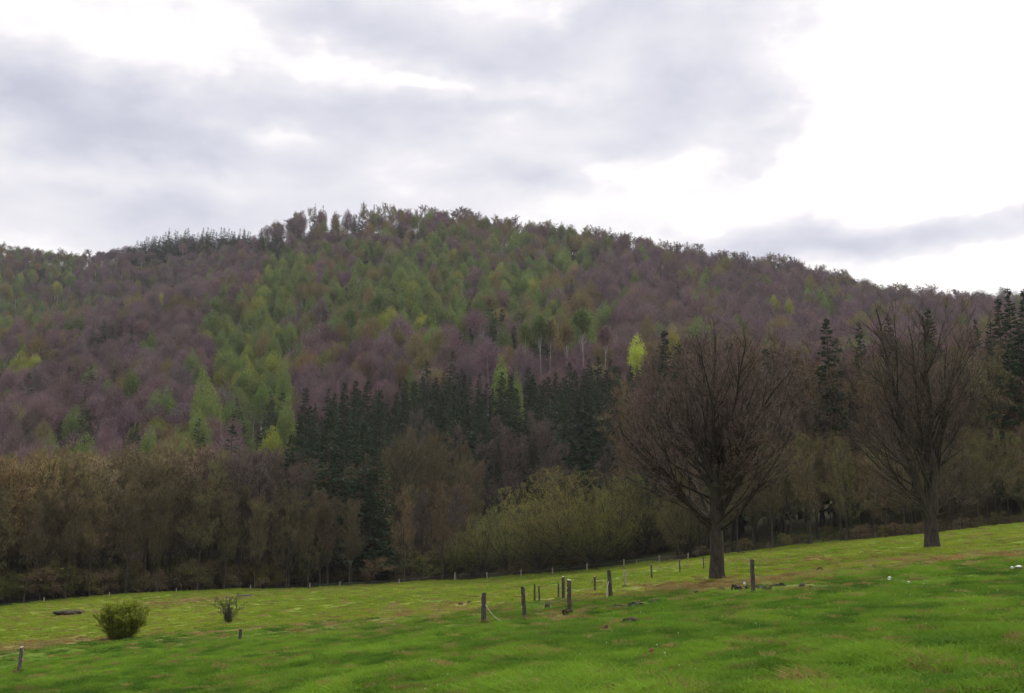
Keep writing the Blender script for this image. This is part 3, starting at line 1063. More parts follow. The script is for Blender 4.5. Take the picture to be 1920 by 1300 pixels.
# front spruces, one by one
SPR = [(556, 812, 193, 60, 'dark spruce, outermost of the cluster, beside the grey-brown trees'), (572, 772, 196, 78, 'tall dark spruce with broad ragged top next to the tiered spruce'),
       (626, 760, 190, 92, 'tall spruce with clearly tiered boughs and pointed tip'),
       (655, 800, 197, 66, 'dark spruce tucked behind the tiered spruce'), (690, 788, 195, 84, 'dense dark spruce in the shaded heart of the cluster'),
       (716, 822, 194, 76, 'low reaching dark spruce at the edge of the bare dark trees'), (706, 905, 191, 60, 'short dark spruce in front of the dense one'),
       (1243, 615, 197, 84, 'dark leaning spruce against the pink hillside beside the fan-shaped tree'), (1268, 640, 195, 80, 'dark spruce half hidden by the fan-shaped tree'),
       (1310, 655, 190, 90, 'dark spruce seen through the upper fan-shaped crown'), (1365, 640, 186, 90, 'dark spruce behind the middle of the fan-shaped crown'),
       (1430, 650, 180, 90, 'dark spruce behind the far flank of the fan-shaped crown'),
       (1545, 592, 170, 84, 'dark pointed spruce alone between the two meadow trees'), (1605, 598, 176, 66, 'dark blunt-topped spruce beside the two-stemmed tree'),
       (1660, 588, 176, 74, 'dark spruce behind the outer boughs of the two-stemmed tree'), (1735, 574, 168, 96, 'broad dark spruce right behind the two-stemmed tree'),
       (1822, 596, 190, 50, 'small dark round-topped spruce before the pale skyline'),
       (1868, 556, 163, 84, 'dark spruce at the inner side of the tall group by the frame edge'), (1888, 536, 160, 78, 'tall dark spruce with a forked looking tip against the sky'),
       (1917, 540, 158, 84, 'tall dark spruce cut by the frame edge'), (1900, 600, 155, 96, 'lower broad dark spruce filling the tall group'), (1945, 560, 160, 90, 'dark spruce just past the tall group'),
       (1850, 600, 162, 80, 'dark spruce stepping down from the tall group towards the two-stemmed tree'), (1880, 640, 152, 90, 'lowest dark spruce in front of the tall group'), (1930, 620, 153, 90, 'broad dark spruce cut by the frame, below the tall pair'), (2000, 560, 162, 90, 'dark spruce beyond the frame edge group'), (2060, 570, 192, 90, 'dark spruce standing last of the edge group')]
for k, (u, v, Y, wpx, lab) in enumerate(SPR):
    x = (u - CX) / F_PX * Y * 1.03
    H = top_height(x, Y, v)
    plan('spruce', x, Y, H, wpx / F_PX * Y * 1.45, jit(TINT['spruce'], rng, .15), 'tall dark spruce', 'spruce_tree', lab)

# the dark spruce stand across the middle
SL = [(540, 745), (600, 722), (660, 712), (720, 722), (800, 705), (900, 700), (1000, 690), (1050, 682), (1090, 672), (1165, 662), (1200, 690), (1260, 700)]
y = 252.
while y < 312:
    u = 545 + rng.uniform(0, 40)
    while u < 1260:
        Y = y + rng.uniform(-2, 2)
        x = (u - CX) / F_PX * Y * 1.04
        vt = np.interp(u, *zip(*SL)) + (312 - y) * rng.uniform(.1, .9) + rng.uniform(-14, 34)
        H = top_height(x, Y, vt)
        if 9 < H < 36 and rng.uniform() < np.interp(u, (545, 700, 1260), (.45, .9, .95)):
            plan('spruce', x, Y, H, H * rng.uniform(.30, .42), jit(TINT['spruce'], rng, .3), 'dark belt spruce', 'spruce_tree')
        u += 6.0 * F_PX / Y * rng.uniform(.8, 1.3)
    y += 6.5
# thin bare trees in front of the belt
for (u, v, Y) in ((785, 768, 246), (800, 790, 240), (870, 800, 242), (940, 780, 246), (1000, 770, 246), (1020, 790, 243), (960, 800, 240), (1045, 825, 238), (1130, 830, 236), (905, 815, 240), (740, 830, 240)):
    x = (u - CX) / F_PX * Y * 1.03
    plan('bare', x, Y, top_height(x, Y, v), rng.uniform(7, 9), jit(TINT['grey'], rng, .1), 'grey-brown bare tree', 'bare_tree')

# ------------------------------------------------------------------ the two meadow trees
p = hit(1345, 1089)
build_big_tree(big_tree_one, (p[0], p[1], p[2]), 0.6, top_height(p[0], p[1], 588), 5.5, 4.4, 'dense bare tree with one short trunk and a fan of rising limbs', (.15, .10, .088), 5, dome=.62, budn=.5, n4=4)
p = hit(1748, 1029)
build_big_tree(big_tree_two, (p[0], p[1], p[2]), 0.0, top_height(p[0], p[1], 572), 5.6, 4.2, 'bare two-stemmed tree with sparse open crown on the upper meadow', (.14, .10, .082), 9, n3=5, n4=4, budn=.3)

# ------------------------------------------------------------------ the wooded hill
KMAP = [  # one letter per 80 px across, one row per 40 px down from row 400; what grows there
    "oopppppmmoooooooppoopopp",   # 400
    "oopddddpmmggooppppoppppp",   # 440
    "ggppppGgggggogpppppopppp",   # 480
    "yypppoGggGggGoppopppoppp",   # 520
    "ggpppgGggGGggopppppgpppp",   # 560
    "gopppGGogGGdgGpoppppoppp",   # 600
    "ppddpGgpoopddgpppppppppp",   # 640
    "ypppgGGppoppppppppppdppp",   # 680
    "pdgppGpppddppppppppppppp",   # 720
    "dppppGgppddppppppppppppp",   # 760
    "pddggGdgpppppppppppppppp",   # 800
    "ppddgddppppppppppppppppp",   # 840
]
MIX = {  # cumulative shares
    'p': (('purple', .80), ('olive', .93), ('green', .975), ('yellow', .988), ('spruce', 1.)),
    'o': (('purple', .4), ('olive', .78), ('green', .97), ('spruce', 1.)),
    'g': (('purple', .17), ('olive', .38), ('green', .92), ('yellow', .985), ('spruce', 1.)),
    'G': (('green', .75), ('yellow', 1.),),
    'y': (('yellow', .45), ('green', .85), ('purple', 1.)),
    'd': (('spruce', .55), ('purple', .9), ('green', 1.)),
    'm': (('purple', .38), ('olive', .6), ('spruce', .8), ('green', 1.)),
}
rng = R0(21)
HT = []
y = 236.
while y < 1290:
    x = -0.60 * y - 40
    st = 8.9 + (y - 236) * .0018
    while x < 0.60 * y + 40:
        HT.append((x + rng.uniform(-.48, .48) * st, y + rng.uniform(-.48, .48) * st))
        x += st
    y += st * .93
HT = np.array(HT)
HZ = ground(HT[:, 0], HT[:, 1])
U, Vp = project(np.stack([HT[:, 0], HT[:, 1], HZ + 13], -1))
keep = []
for k in range(len(HT)):
    x, y = HT[k]
    ey = float(edge_y(x, y))
    if y < ey + 52:
        continue
    if 535 < U[k] < 1275 and y < 322:
        continue
    if 575 < U[k] < 790 and y > 815 and (rng.uniform() < .55 or (634 < U[k] < 652)):
        continue
    keep.append(k)
HT, HZ, U, Vp = HT[keep], HZ[keep], U[keep], Vp[keep]
kinds, tints, Hs, Ws = [], [], [], []
CREST_Y = np.interp(U, (0, 230, 400, 470, 520, 600, 700, 800, 900, 1040, 1200, 1400, 1550, 1670, 1800, 1920), (1028, 1008, 995, 975, 892, 872, 852, 834, 818, 790, 775, 745, 737, 665, 626, 612))
SUMMIT = (HT[:, 1] > CREST_Y - 26) & ((rng.uniform(0, 1, len(HT)) < .65) | ((U > 560) & (U < 800)))
for k in range(len(HT)):
    uu = U[k] + (vnoise(HT[k:k + 1, 0] / 45, HT[k:k + 1, 1] / 45, 41)[0] - .5) * 70 + rng.normal() * 8
    vv = Vp[k] + (vnoise(HT[k:k + 1, 0] / 45, HT[k:k + 1, 1] / 45, 42)[0] - .5) * 40 + rng.normal() * 5
    r = int(np.clip((vv - 400) / 40, 0, len(KMAP) - 1))
    c = int(np.clip(uu / 80, 0, 23))
    q = rng.uniform()
    for nm, s in MIX[KMAP[r][c]]:
        if q <= s:
            break
    # small groves: neighbours tend to share a kind
    gv = float(vnoise(np.array([HT[k, 0] / 22.]), np.array([HT[k, 1] / 22.]), 77)[0])
    if nm == 'purple' and gv > .78 and KMAP[r][c] in 'go':
        nm = 'green'
    kinds.append(nm)
    h = {'spruce': 22, 'green': 22, 'yellow': 19}.get(nm, 21.5) * rng.uniform(.72, 1.22)
    w = {'spruce': 9.5, 'green': 8., 'yellow': 8.5}.get(nm, 10.0) * rng.uniform(.7, 1.35)
    if HT[k, 1] > 800 and 560 < U[k] < 800:      # tall thin trees on the summit
        h *= 1.1
        w *= .72
        nm = 'olive' if nm in ('green', 'yellow') else nm
        kinds[-1] = nm
    if HT[k, 1] > 930 and U[k] < 500:          # lower scrubby crowns along the far ridge
        h *= .72
    Hs.append(h)
    Ws.append(w)
    tints.append(jit(TINT[nm], rng, .26))
Hs, Ws = np.array(Hs), np.array(Ws)
# what of each tree shows from the meadow, working from near to far on a coarse grid
cov = np.zeros((325, 480), bool)


def stamp(x, y, g, H, W, low=.25):
    u, v = project([[x, y, g + H], [x, y, g + H * low]])
    w = W / y * F_PX / 2
    c0, c1 = int(max(0, (u[0] - w) / 4)), int(min(480, (u[0] + w) / 4 + 1))
    r0, r1 = int(max(0, v[0] / 4)), int(min(325, v[1] / 4 + 1))
    if c1 <= c0 or r1 <= r0:
        return 0
    s = cov[r0:r1, c0:c1]
    n = int((~s).sum())
    s[:] = True
    return n


# landmarks one can find in the photo, by which the trees are told apart
MARKS = [(235, 455, 'left start of the jagged row'), (290, 440, 'first high clump of the jagged row'), (330, 435, 'biggest spruce of the jagged row'), (430, 435, 'thin right part of the jagged row'), (468, 440, 'last spruce before the summit rise'), (1345, 760, 'dense fan-shaped meadow tree'), (1748, 780, 'two-stemmed meadow tree'), (626, 800, 'tiered front spruce'), (1060, 900, 'long olive dome thicket'),
         (1195, 630, 'bright yellow tree'), (945, 690, 'light green larch in the spruce belt'), (385, 690, 'pale green larch strip'), (225, 1165, 'round green bush'),
         (428, 1145, 'small dark shrub'), (590, 420, 'tallest summit spruce'), (631, 420, 'summit sky gap'), (1461, 490, 'lone skyline spruce'), (380, 440, 'jagged spruce row'),
         (1900, 580, 'tall spruces at the frame edge'), (1545, 640, 'lone spruce between the meadow trees'), (1050, 600, 'pale trunks halfway up'), (1325, 560, 'small yellow tree on the slope'),
         (1465, 550, 'wide yellow-green tree'), (60, 540, 'yellow-green patch at the frame edge'), (250, 640, 'dark spruce clump on the slope'), (110, 760, 'low dark spruces at the frame edge'),
         (740, 400, 'tallest summit crowns'), (900, 410, 'rounded summit shoulder'), (1700, 560, 'foot of the skyline'), (930, 600, 'dark spruce group halfway up'),
         (538, 680, 'slender larch above the front spruces'), (1120, 680, 'highest end of the spruce belt'), (725, 860, 'dark heart of the spruces'), (1240, 660, 'leaning dark spruce'),
         (512, 800, 'round yellow-green tree'), (1100, 440, 'smooth skyline past the summit'), (820, 900, 'gap between spruces and dome'), (1600, 930, 'dark gap between the meadow trees'),
         (160, 580, 'shaded hollow on the slope'), (780, 560, 'green heart of the hill'), (450, 480, 'saddle of the hill'), (1300, 470, 'middle of the falling skyline')]
USED = set()


def auto_label(desc, u, v, extra=()):
    """A description of its own: looks, then bearing and distance from the nearest landmarks."""
    ms = sorted(MARKS, key=lambda m: math.hypot((m[0] - u), (m[1] - v)))[:4]
    last = None
    for ex in ('',) + tuple(extra):
        for (mu, mv, nm) in ms:
            du, dv = u - mu, v - mv
            r = math.hypot(du, dv)
            if r < 34:
                rel = 'right beside'
            else:
                a = math.degrees(math.atan2(-dv, du)) % 360
                rel = ('right of', 'up and right of', 'above', 'up and left of', 'left of', 'below and left of', 'below', 'below and right of')[int(((a + 22.5) % 360) // 45)]
                rel = ('just ' if r < 75 else '' if r < 130 else 'well ' if r < 210 else 'far ') + rel
            lab = ((ex + ' ') if ex else '') + desc + ' ' + rel + ' the ' + nm
            if len(lab.split()) > 15:
                continue
            last = last or lab
            if lab not in USED:
                USED.add(lab)
                return lab
    return last


def shape_words(H, W, H0, W0):
    out = []
    if W > W0 * 1.08:
        out.append('broad')
    elif W < W0 * .92:
        out.append('narrow')
    if H > H0 * 1.08:
        out.append('tall')
    elif H < H0 * .92:
        out.append('low')
    return out or ['medium-sized']


GROUP = {'bare': 'bare broadleaf trees of the woods', 'leaf': 'fresh green trees of the hill', 'spruce': 'dark spruces of the woods', 'dome': 'rounded olive thicket trees'}
PLAN.sort(key=lambda d: d['y'])
for d in PLAN:
    d['n'] = stamp(d['x'], d['y'], d['z'], d['H'] * .95, d['W'] * .72, 0.)
    u, v = project([[d['x'], d['y'], d['z'] + d['H'] * .8]])
    d['u'], d['v'] = float(u[0]), float(v[0])
nb = sorted([d for d in PLAN if d['kind'] == 'bare'], key=lambda d: -d['n'])
for d in PLAN:
    d['solo'] = d['label'] is not None or (d['n'] >= 6 and -20 < d['u'] < 1940)
for d in nb[175:]:
    d['solo'] = False
for d in PLAN:
    if d['solo']:
        lab = d['label'] or auto_label(d['desc'], d['u'], d['v'], shape_words(d['H'], d['W'], 20 if d['kind'] == 'bare' else 24, 8.5))
        plant(d['kind'], d['x'], d['y'], d['H'], d['W'], d['tint'], lab, GROUP[d['kind']], rng, d['name'], which=d.get('which'))
order = np.argsort(HT[:, 1])
shows = np.zeros(len(HT), int)
for k in order:
    shows[k] = stamp(HT[k, 0], HT[k, 1], HZ[k], Hs[k] * .95, Ws[k] * .8)
LIBK = {'purple': 'bare', 'olive': 'bare', 'green': 'leaf', 'yellow': 'leaf', 'spruce': 'spruce'}

CAP = {'bare': 295 - min(175, sum(d['solo'] and d['kind'] == 'bare' for d in PLAN)), 'leaf': 280, 'spruce': 130}
chosen = set()
for fam in ('bare', 'leaf', 'spruce'):
    ids = [k for k in range(len(HT)) if LIBK[kinds[k]] == fam and shows[k] > 0 and 0 < U[k] < 1920]
    ids.sort(key=lambda k: -shows[k])
    chosen |= set(ids[:CAP[fam]])
NAMES = {'purple': 'bare_tree', 'olive': 'bare_tree', 'green': 'leafing_tree', 'yellow': 'leafing_tree', 'spruce': 'spruce_tree'}
WORDS = {'purple': 'bare purple-brown tree', 'olive': 'bare olive-brown tree', 'green': 'fresh green leafing tree', 'yellow': 'bright yellow-green leafing tree', 'spruce': 'small dark spruce'}


def hill_tree(fam, x, y, z, H, W, tint, label, group, name, which=None):
    lib = HILL[fam]
    me, h0, w0 = lib[which if which is not None else rng.integers(min(4, len(lib)))]
    o = link(name, me)
    o.location = (x, y, z - .3)
    o.rotation_euler = (0, 0, rng.uniform(0, 6.28))
    o.scale = (W / w0, W / w0, H / h0)
    tag(o, label, 'tree', group, tint=tint)
    return o


stuff = []
for k in order:
    if k in chosen:
        lab = auto_label(WORDS[kinds[k]], U[k], Vp[k], shape_words(Hs[k], Ws[k], 19, 12 if LIBK[kinds[k]] == 'bare' else 9))
        hill_tree(LIBK[kinds[k]], HT[k, 0], HT[k, 1], HZ[k], Hs[k], Ws[k], tints[k], lab, GROUP[LIBK[kinds[k]]], NAMES[kinds[k]],
                  which=int(rng.integers(5, 8)) if (SUMMIT[k] and LIBK[kinds[k]] == 'bare') else None)
    else:
        stuff.append(k)

# single trees that stand out on the hill
SPECIAL = [('leaf', 1195, 612, 335, 46, 60, 'lime', 'bright yellow leafing tree glowing above the spruce belt end', 'leafing_tree', 0),
           ('leaf', 1262, 600, 345, 44, 60, 'yellow', 'yellow-green leafing tree just above the fan-shaped tree', 'leafing_tree', 1),
           ('leaf', 940, 655, 300, 46, 90, 'larch', 'light green pointed larch rising out of the dark spruce belt', 'larch_tree', 2),
           ('leaf', 968, 683, 296, 34, 55, 'larch', 'small light green larch beside the pointed one in the belt', 'larch_tree', 2),
           ('leaf', 385, 640, 330, 60, 120, 'larch', 'tallest light green larch in the pale vertical strip', 'larch_tree', 2),
           ('leaf', 392, 700, 300, 74, 120, 'larch', 'broad light green larch low in the pale vertical strip', 'larch_tree', 0),
           ('leaf', 375, 755, 268, 66, 100, 'larch', 'light green tree at the foot of the pale vertical strip', 'leafing_tree', 1),
           ('leaf', 537, 632, 330, 38, 110, 'larch', 'slender light green larch above the front spruces', 'larch_tree', 2),
           ('leaf', 538, 730, 285, 46, 90, 'larch', 'slender light green larch directly over the front spruces', 'larch_tree', 2),
           ('leaf', 512, 782, 262, 60, 60, 'yellow', 'round yellow-green tree beside the outermost front spruce', 'leafing_tree', 3),
           ('leaf', 283, 785, 268, 56, 60, 'larch', 'light green tree just over the orange-brown front trees', 'leafing_tree', 1),
           ('leaf', 86, 820, 230, 34, 60, 'yellow', 'small yellow-green tree poking over the orange front trees', 'leafing_tree', 0),
           ('leaf', 1325, 552, 560, 26, 26, 'lime', 'small bright yellow tree high on the purple slope', 'leafing_tree', 3),
           ('leaf', 1450, 545, 560, 34, 26, 'yellow', 'wide yellow-green tree high on the purple slope', 'leafing_tree', 3),
           ('leaf', 1478, 552, 552, 26, 24, 'yellow', 'yellow-green tree beside the wide one on the purple slope', 'leafing_tree', 1),
           ('leaf', 1012, 575, 338, 46, 70, 'green', 'fresh green round tree with a long pale trunk halfway up', 'leafing_tree', 4),
           ('leaf', 1032, 590, 340, 40, 70, 'olive', 'olive round tree with the palest long trunk, second of the row', 'leafing_tree', 4),
           ('leaf', 1062, 600, 338, 40, 70, 'olive', 'olive tree with a pale trunk between the two fresh green crowns', 'leafing_tree', 4),
           ('leaf', 985, 596, 338, 40, 70, 'green', 'green tree with a pale trunk at the dark end of the row', 'leafing_tree', 4),
           ('leaf', 1135, 604, 342, 44, 70, 'purple', 'purple-brown tree with a tall pale trunk past the broad green one', 'leafing_tree', 4),
           ('leaf', 1092, 572, 342, 58, 60, 'green', 'broad fresh green tree ending the row of pale trunks', 'leafing_tree', 4),
           ('spruce', 590, 387, 862, 22, 60, 'spruce', 'tallest thin spruce on the summit, by the sky gap', 'spruce_tree', 2),
           ('spruce', 627, 396, 862, 16, 52, 'spruce', 'thin spruce standing alone in the summit sky gap', 'spruce_tree', 2),
           ('spruce', 635, 400, 862, 15, 48, 'spruce', 'thinnest spruce beside the lone one in the sky gap', 'spruce_tree', 2),
           ('spruce', 702, 382, 862, 17, 60, 'spruce', 'thin spruce rising from the tallest summit crowns', 'spruce_tree', 2),
           ('spruce', 1461, 480, 742, 9, 42, 'spruce', 'lone thin dead looking spruce on the falling skyline', 'spruce_tree', 2),
           ('spruce', 318, 426, 990, 17, 34, 'spruce', 'biggest dark spruce on the lower skyline', 'spruce_tree', 1)]
for (fam, u, v, Y, wpx, hpx, col, lab, name, wh) in SPECIAL:
    x = at(u, v, Y)[0]
    H = top_height(x, Y, v)
    H = min(max(H, hpx / F_PX * Y * .8), 34)
    hill_tree(fam, x, Y, g1(x, Y), H, wpx / F_PX * Y, jit(TINT[col], rng, .05), lab, None, name, wh)
# dark fringe of spruces along the lower left skyline
for i in range(46):
    u = 228 + 244 * ((i + rng.uniform(-.5, .5)) / 46)
    v = np.interp(u, (228, 290, 320, 400, 470), (460, 438, 431, 428, 432)) + rng.uniform(-5, 10)
    Y = float(np.interp(u, (0, 230, 400, 470), (1022, 1002, 990, 970))) - rng.uniform(0, 8)
    x = at(u, v, Y)[0]
    H = float(np.clip(top_height(x, Y, v), 12, 30))
    W = rng.uniform(8.5, 12)
    hill_tree('spruce', x, Y, g1(x, Y), H, W, jit(TINT['spruce'], rng, .2), auto_label('skyline spruce', u, v, shape_words(H, W, 18, 6.5)), 'spruces along the lower skyline', 'spruce_tree')


# ------------------------------------------------------------------ masses: instances scattered over a point mesh
def scatter(name, lib_meshes, P, pick, rot, scl, tint, label, cat, kind='stuff'):
    """One object: a point cloud mesh whose node group sets one of the shapes on every point."""
    me = bpy.data.meshes.new(name)
    me.vertices.add(len(P))
    me.vertices.foreach_set('co', np.ascontiguousarray(P, np.float32).ravel())
    for nm, ty, dat, key in (('pick', 'INT', pick, 'value'), ('rot', 'FLOAT_VECTOR', rot, 'vector'), ('scl', 'FLOAT_VECTOR', scl, 'vector'), ('tint', 'FLOAT_VECTOR', tint, 'vector')):
        a = me.attributes.new(nm, ty, 'POINT')
        a.data.foreach_set(key, np.ascontiguousarray(dat, np.int32 if ty == 'INT' else np.float32).ravel())
    o = link(name, me)
    tag(o, label, cat, kind=kind)
    ng = bpy.data.node_groups.new(name + '_scatter', 'GeometryNodeTree')
    ng.interface.new_socket('Geometry', in_out='INPUT', socket_type='NodeSocketGeometry')
    ng.interface.new_socket('Geometry', in_out='OUTPUT', socket_type='NodeSocketGeometry')
    N, L = ng.nodes, ng.links
    gi, go = N.new('NodeGroupInput'), N.new('NodeGroupOutput')

    def attr(nm, ty):
        a = N.new('GeometryNodeInputNamedAttribute')
        a.data_type = ty
        a.inputs['Name'].default_value = nm
        return [s for s in a.outputs if s.enabled][0]
    join = N.new('GeometryNodeJoinGeometry')
    for i, m in enumerate(lib_meshes):
        src = bpy.data.objects.new(name + '_shape', m)      # never linked to the scene
        oi = N.new('GeometryNodeObjectInfo')
        oi.inputs['Object'].default_value = src
        oi.inputs['As Instance'].default_value = True
        cmp_ = N.new('FunctionNodeCompare')
        cmp_.data_type = 'INT'
        cmp_.operation = 'EQUAL'
        ii = [s for s in cmp_.inputs if s.enabled]
        L.new(attr('pick', 'INT'), ii[0])
        ii[1].default_value = i
        iop = N.new('GeometryNodeInstanceOnPoints')
        L.new(gi.outputs[0], iop.inputs['Points'])
        L.new(cmp_.outputs[0], iop.inputs['Selection'])
        L.new(oi.outputs['Geometry'], iop.inputs['Instance'])
        L.new(attr('rot', 'FLOAT_VECTOR'), iop.inputs['Rotation'])
        L.new(attr('scl', 'FLOAT_VECTOR'), iop.inputs['Scale'])
        L.new(iop.outputs[0], join.inputs[0])
    L.new(join.outputs[0], go.inputs[0])
    md = o.modifiers.new('scatter', 'NODES')
    md.node_group = ng
    return o


libs = [m for fam in ('bare', 'leaf', 'spruce') for m in HILL[fam]]
off = {'bare': 0, 'leaf': len(HILL['bare']), 'spruce': len(HILL['bare']) + len(HILL['leaf'])}
P, pk, rt, sc_, tn = [], [], [], [], []
for k in stuff:
    fam = LIBK[kinds[k]]
    i = int(rng.integers(5, 8)) if (SUMMIT[k] and fam == 'bare') else rng.integers(min(4, len(HILL[fam])))
    me, h0, w0 = HILL[fam][i]
    P.append((HT[k, 0], HT[k, 1], HZ[k] - .3))
    pk.append(off[fam] + i)
    rt.append((0, 0, rng.uniform(0, 6.28)))
    sc_.append((Ws[k] / w0, Ws[k] / w0, Hs[k] / h0))
    tn.append(tints[k])
scatter('forest', [l[0] for l in libs], np.array(P), np.array(pk), np.array(rt), np.array(sc_), np.array(tn),
        'mixed spring woodland of purple bare crowns and green trees covering the hill', 'forest')

rest = [d for d in PLAN if not d['solo']]
fl = [(k, i) for k in ('bare', 'dome', 'spruce') for i in range(len(LIB[k]))]
P, pk, rt, sc_, tn = [], [], [], [], []
for d in rest:
    c = [j for j, (k, i) in enumerate(fl) if k == d['kind']]
    j = c[d['which']] if d.get('which') is not None else c[rng.integers(min(6, len(c)))]
    _, h0, w0 = LIB[fl[j][0]][fl[j][1]]
    a = rng.uniform(0, 6.28)
    for q in (0, 1):
        P.append((d['x'], d['y'], d['z'] - .1))
        pk.append(2 * j + q)
        rt.append((0, 0, a))
        sc_.append((d['W'] / w0, d['W'] / w0, d['H'] / h0))
        tn.append(d['tint'])
scatter('woods', [LIB[k][i][0][q] for (k, i) in fl for q in (0, 1)], np.array(P), np.array(pk), np.array(rt), np.array(sc_), np.array(tn),
        'dark inner rows of the wood behind its first trees', 'wood')

# undergrowth along the wood edge
brush = [mk_bare(200 + i, 3.2, 3.4, base=.05, n1=16, n2=7, n3=6, tw=.022, spread=1.3, buds=250) for i in range(3)]
bm = []
for t, c in brush:
    b = Buf()
    for s in (t, c):
        for V, Fq, Mq in zip(s.V, s.F, s.M):
            b.add(V, Fq - 0 if False else (Fq - Fq.min()), int(Mq[0]) if s is c else 0)
    bm.append(b.mesh('brush', [M['bark_brown'], M['twigs']], False))
P, pk, rt, sc_, tn = [], [], [], [], []
for i in range(1300):
    u = rng.uniform(-200, 2150)
    if u > 1250 and rng.uniform() < .8:
        continue
    Y = float(np.interp(u, EDGE_U, EDGE_Y)) + (2 + abs(rng.normal()) * 5 if (u > 1250 or rng.uniform() < .15) else rng.uniform(9, 44))
    x = (u - CX) / F_PX * Y * 1.01
    s = rng.uniform(.5, 1.5) * (1 if u < 1300 else .4)
    P.append((x, Y, g1(x, Y) - .1))
    pk.append(rng.integers(3))
    rt.append((0, 0, rng.uniform(0, 6.28)))
    sc_.append((s * 1.2, s * 1.2, s))
    tn.append(jit(TINT['brown' if rng.uniform() < .6 else 'domegreen'], rng, .3))
scatter('undergrowth', bm, np.array(P), np.array(pk), np.array(rt), np.array(sc_), np.array(tn), 'brown twiggy undergrowth in the shade of the wood edge', 'undergrowth')



# ------------------------------------------------------------------ shrubs on the meadow
def mk_bush(seed, H, W, n0, spread, n1=14, n2=12, leafy=9000, foot=.2, tw=.012, leaf=(.03, .07), stem=(.012, .03)):
    rng = R0(seed)
    az = rng.uniform(0, 6.28, n0)
    th = rng.uniform(0, spread, n0)
    K = 6
    f = np.linspace(0, 1, K)
    d = np.stack([np.sin(th) * np.cos(az), np.sin(th) * np.sin(az), np.cos(th)], -1)
    L = H * (1 + .12 * th) * rng.uniform(.82, 1.0, n0)
    st = np.stack([np.cos(az), np.sin(az), 0 * az], -1) * foot * rng.uniform(0, 1, (n0, 1))
    P = st[:, None] + d[:, None] * (L[:, None] * f)[..., None] + np.cumsum(rng.normal(size=(n0, K, 3)) * .03, 1)
    P[:, 0, 2] = -.15
    R = rng.uniform(*stem, n0)[:, None] * np.linspace(1, .3, K)
    l1, r1 = children(P, R, n1, .05, 1., .25, .8, .3, rng, K=4, up=.3, wob=.1, rr=.6, tip=.4)
    l2, r2 = children(l1, r1, n2, .1, 1., .3, .9, .5, rng, K=3, up=.2, wob=.15, rr=.7, tip=.6)
    t, c = Buf(), Buf()
    t.add(*tubes(P, R, 5))
    t.add(*tubes(l1, np.clip(r1, .006, .02), 3))
    V, Q = tubes(l2, np.clip(r2, .004, tw), 3)
    c.add(V, Q, 0)
    if leafy:
        k = rng.integers(0, len(l2), leafy)
        q = rng.uniform(0, 1.1, leafy)[:, None]
        cc = l2[k, 0] * (1 - q) + l2[k, -1] * q
        c.add(*flats(cc, rng.normal(size=(leafy, 3)) + np.array([0, 0, .4]), rng.uniform(*leaf, leafy), rng.uniform(leaf[0] * .6, leaf[1] * .6, leafy), rng), 1)
    return t, c


def shrub(name, u, v, tc, mats, label, tint, cat):
    p = hit(u, v)
    root = bpy.data.objects.new(name, None)
    COL.objects.link(root)
    root.location = p
    tag(root, label, cat, tint=tint)
    tag(link('stems', tc[0].mesh('stems', [M['bark_wood']]), root), tint=tint)
    tag(link('foliage', tc[1].mesh('foliage', mats, False), root), tint=tint)
    return root


p1, p2 = hit(225, 1204), hit(428, 1172)
shrub('flaring_bush', 225, 1204, mk_bush(301, 64 / F_PX * p1[1], 3., 70, .78, n1=22, n2=13, leafy=70000, foot=.5, leaf=(.04, .09)), [M['bark_wood'], M['leaves']],
      'dense yellow-green bush flaring upward, alone on the lower meadow', (.20, .25, .02), 'bush')
shrub('leafless_shrub', 428, 1172, mk_bush(302, 47 / F_PX * p2[1], 1.6, 18, .72, n1=14, n2=10, leafy=2500, foot=.04, leaf=(.02, .05), tw=.006, stem=(.005, .010)), [M['bark_wood'], M['twigs']],
      'small dark leafless shrub on a short stem near the low stump post', (.13, .10, .095), 'shrub')


# ------------------------------------------------------------------ fence posts and wire
def mat_wood(name, c1, c2):
    m, T = mat_base(name)
    tc = T.n('ShaderNodeTexCoord')
    mp = T.n('ShaderNodeMapping', ins={'Vector': tc.outputs['Object']})
    mp.inputs['Scale'].default_value = (1, 1, 0.12)
    n = T.noise(mp.outputs[0], 30.0, 5.0, 0.7)
    n2 = T.noise(tc.outputs['Object'], 3.0, 3.0)
    c = T.mix(T.ramp(n, 0.35, 0.65), rgb(*c1), rgb(*c2))
    c = T.mix(T.m('MULTIPLY', T.ramp(n2, 0.5, 0.75), .6), c, rgb(.06, .07, .035))
    finish(T, c, 0.9, bump=n, bump_d=.02, bump_s=.8)
    return m


def mat_plain(name, c, rough=.8, var=.3, scale=8., metal=0.):
    m, T = mat_base(name)
    tc = T.n('ShaderNodeTexCoord')
    n = T.noise(tc.outputs['Object'], scale, 4.0)
    col = T.mix(n, rgb(*[x * (1 - var) for x in c]), rgb(*[min(1, x * (1 + var)) for x in c]))
    finish(T, col, rough, bump=n, bump_d=.01)
    return m


M['post'] = mat_wood('post_wood', (.022, .018, .016), (.085, .07, .06))
M['post_pale'] = mat_wood('pale_post_wood', (.15, .12, .095), (.32, .27, .22))
M['post_end'] = mat_plain('sawn_post_end', (.26, .22, .16), .85)
M['insul'] = mat_plain('insulator_plastic', (.32, .28, .18), .5)
M['wire'] = mat_plain('wire_galvanised', (.38, .38, .36), .5)
M['tape'] = mat_plain('bleached_strand', (.36, .34, .27), .7)


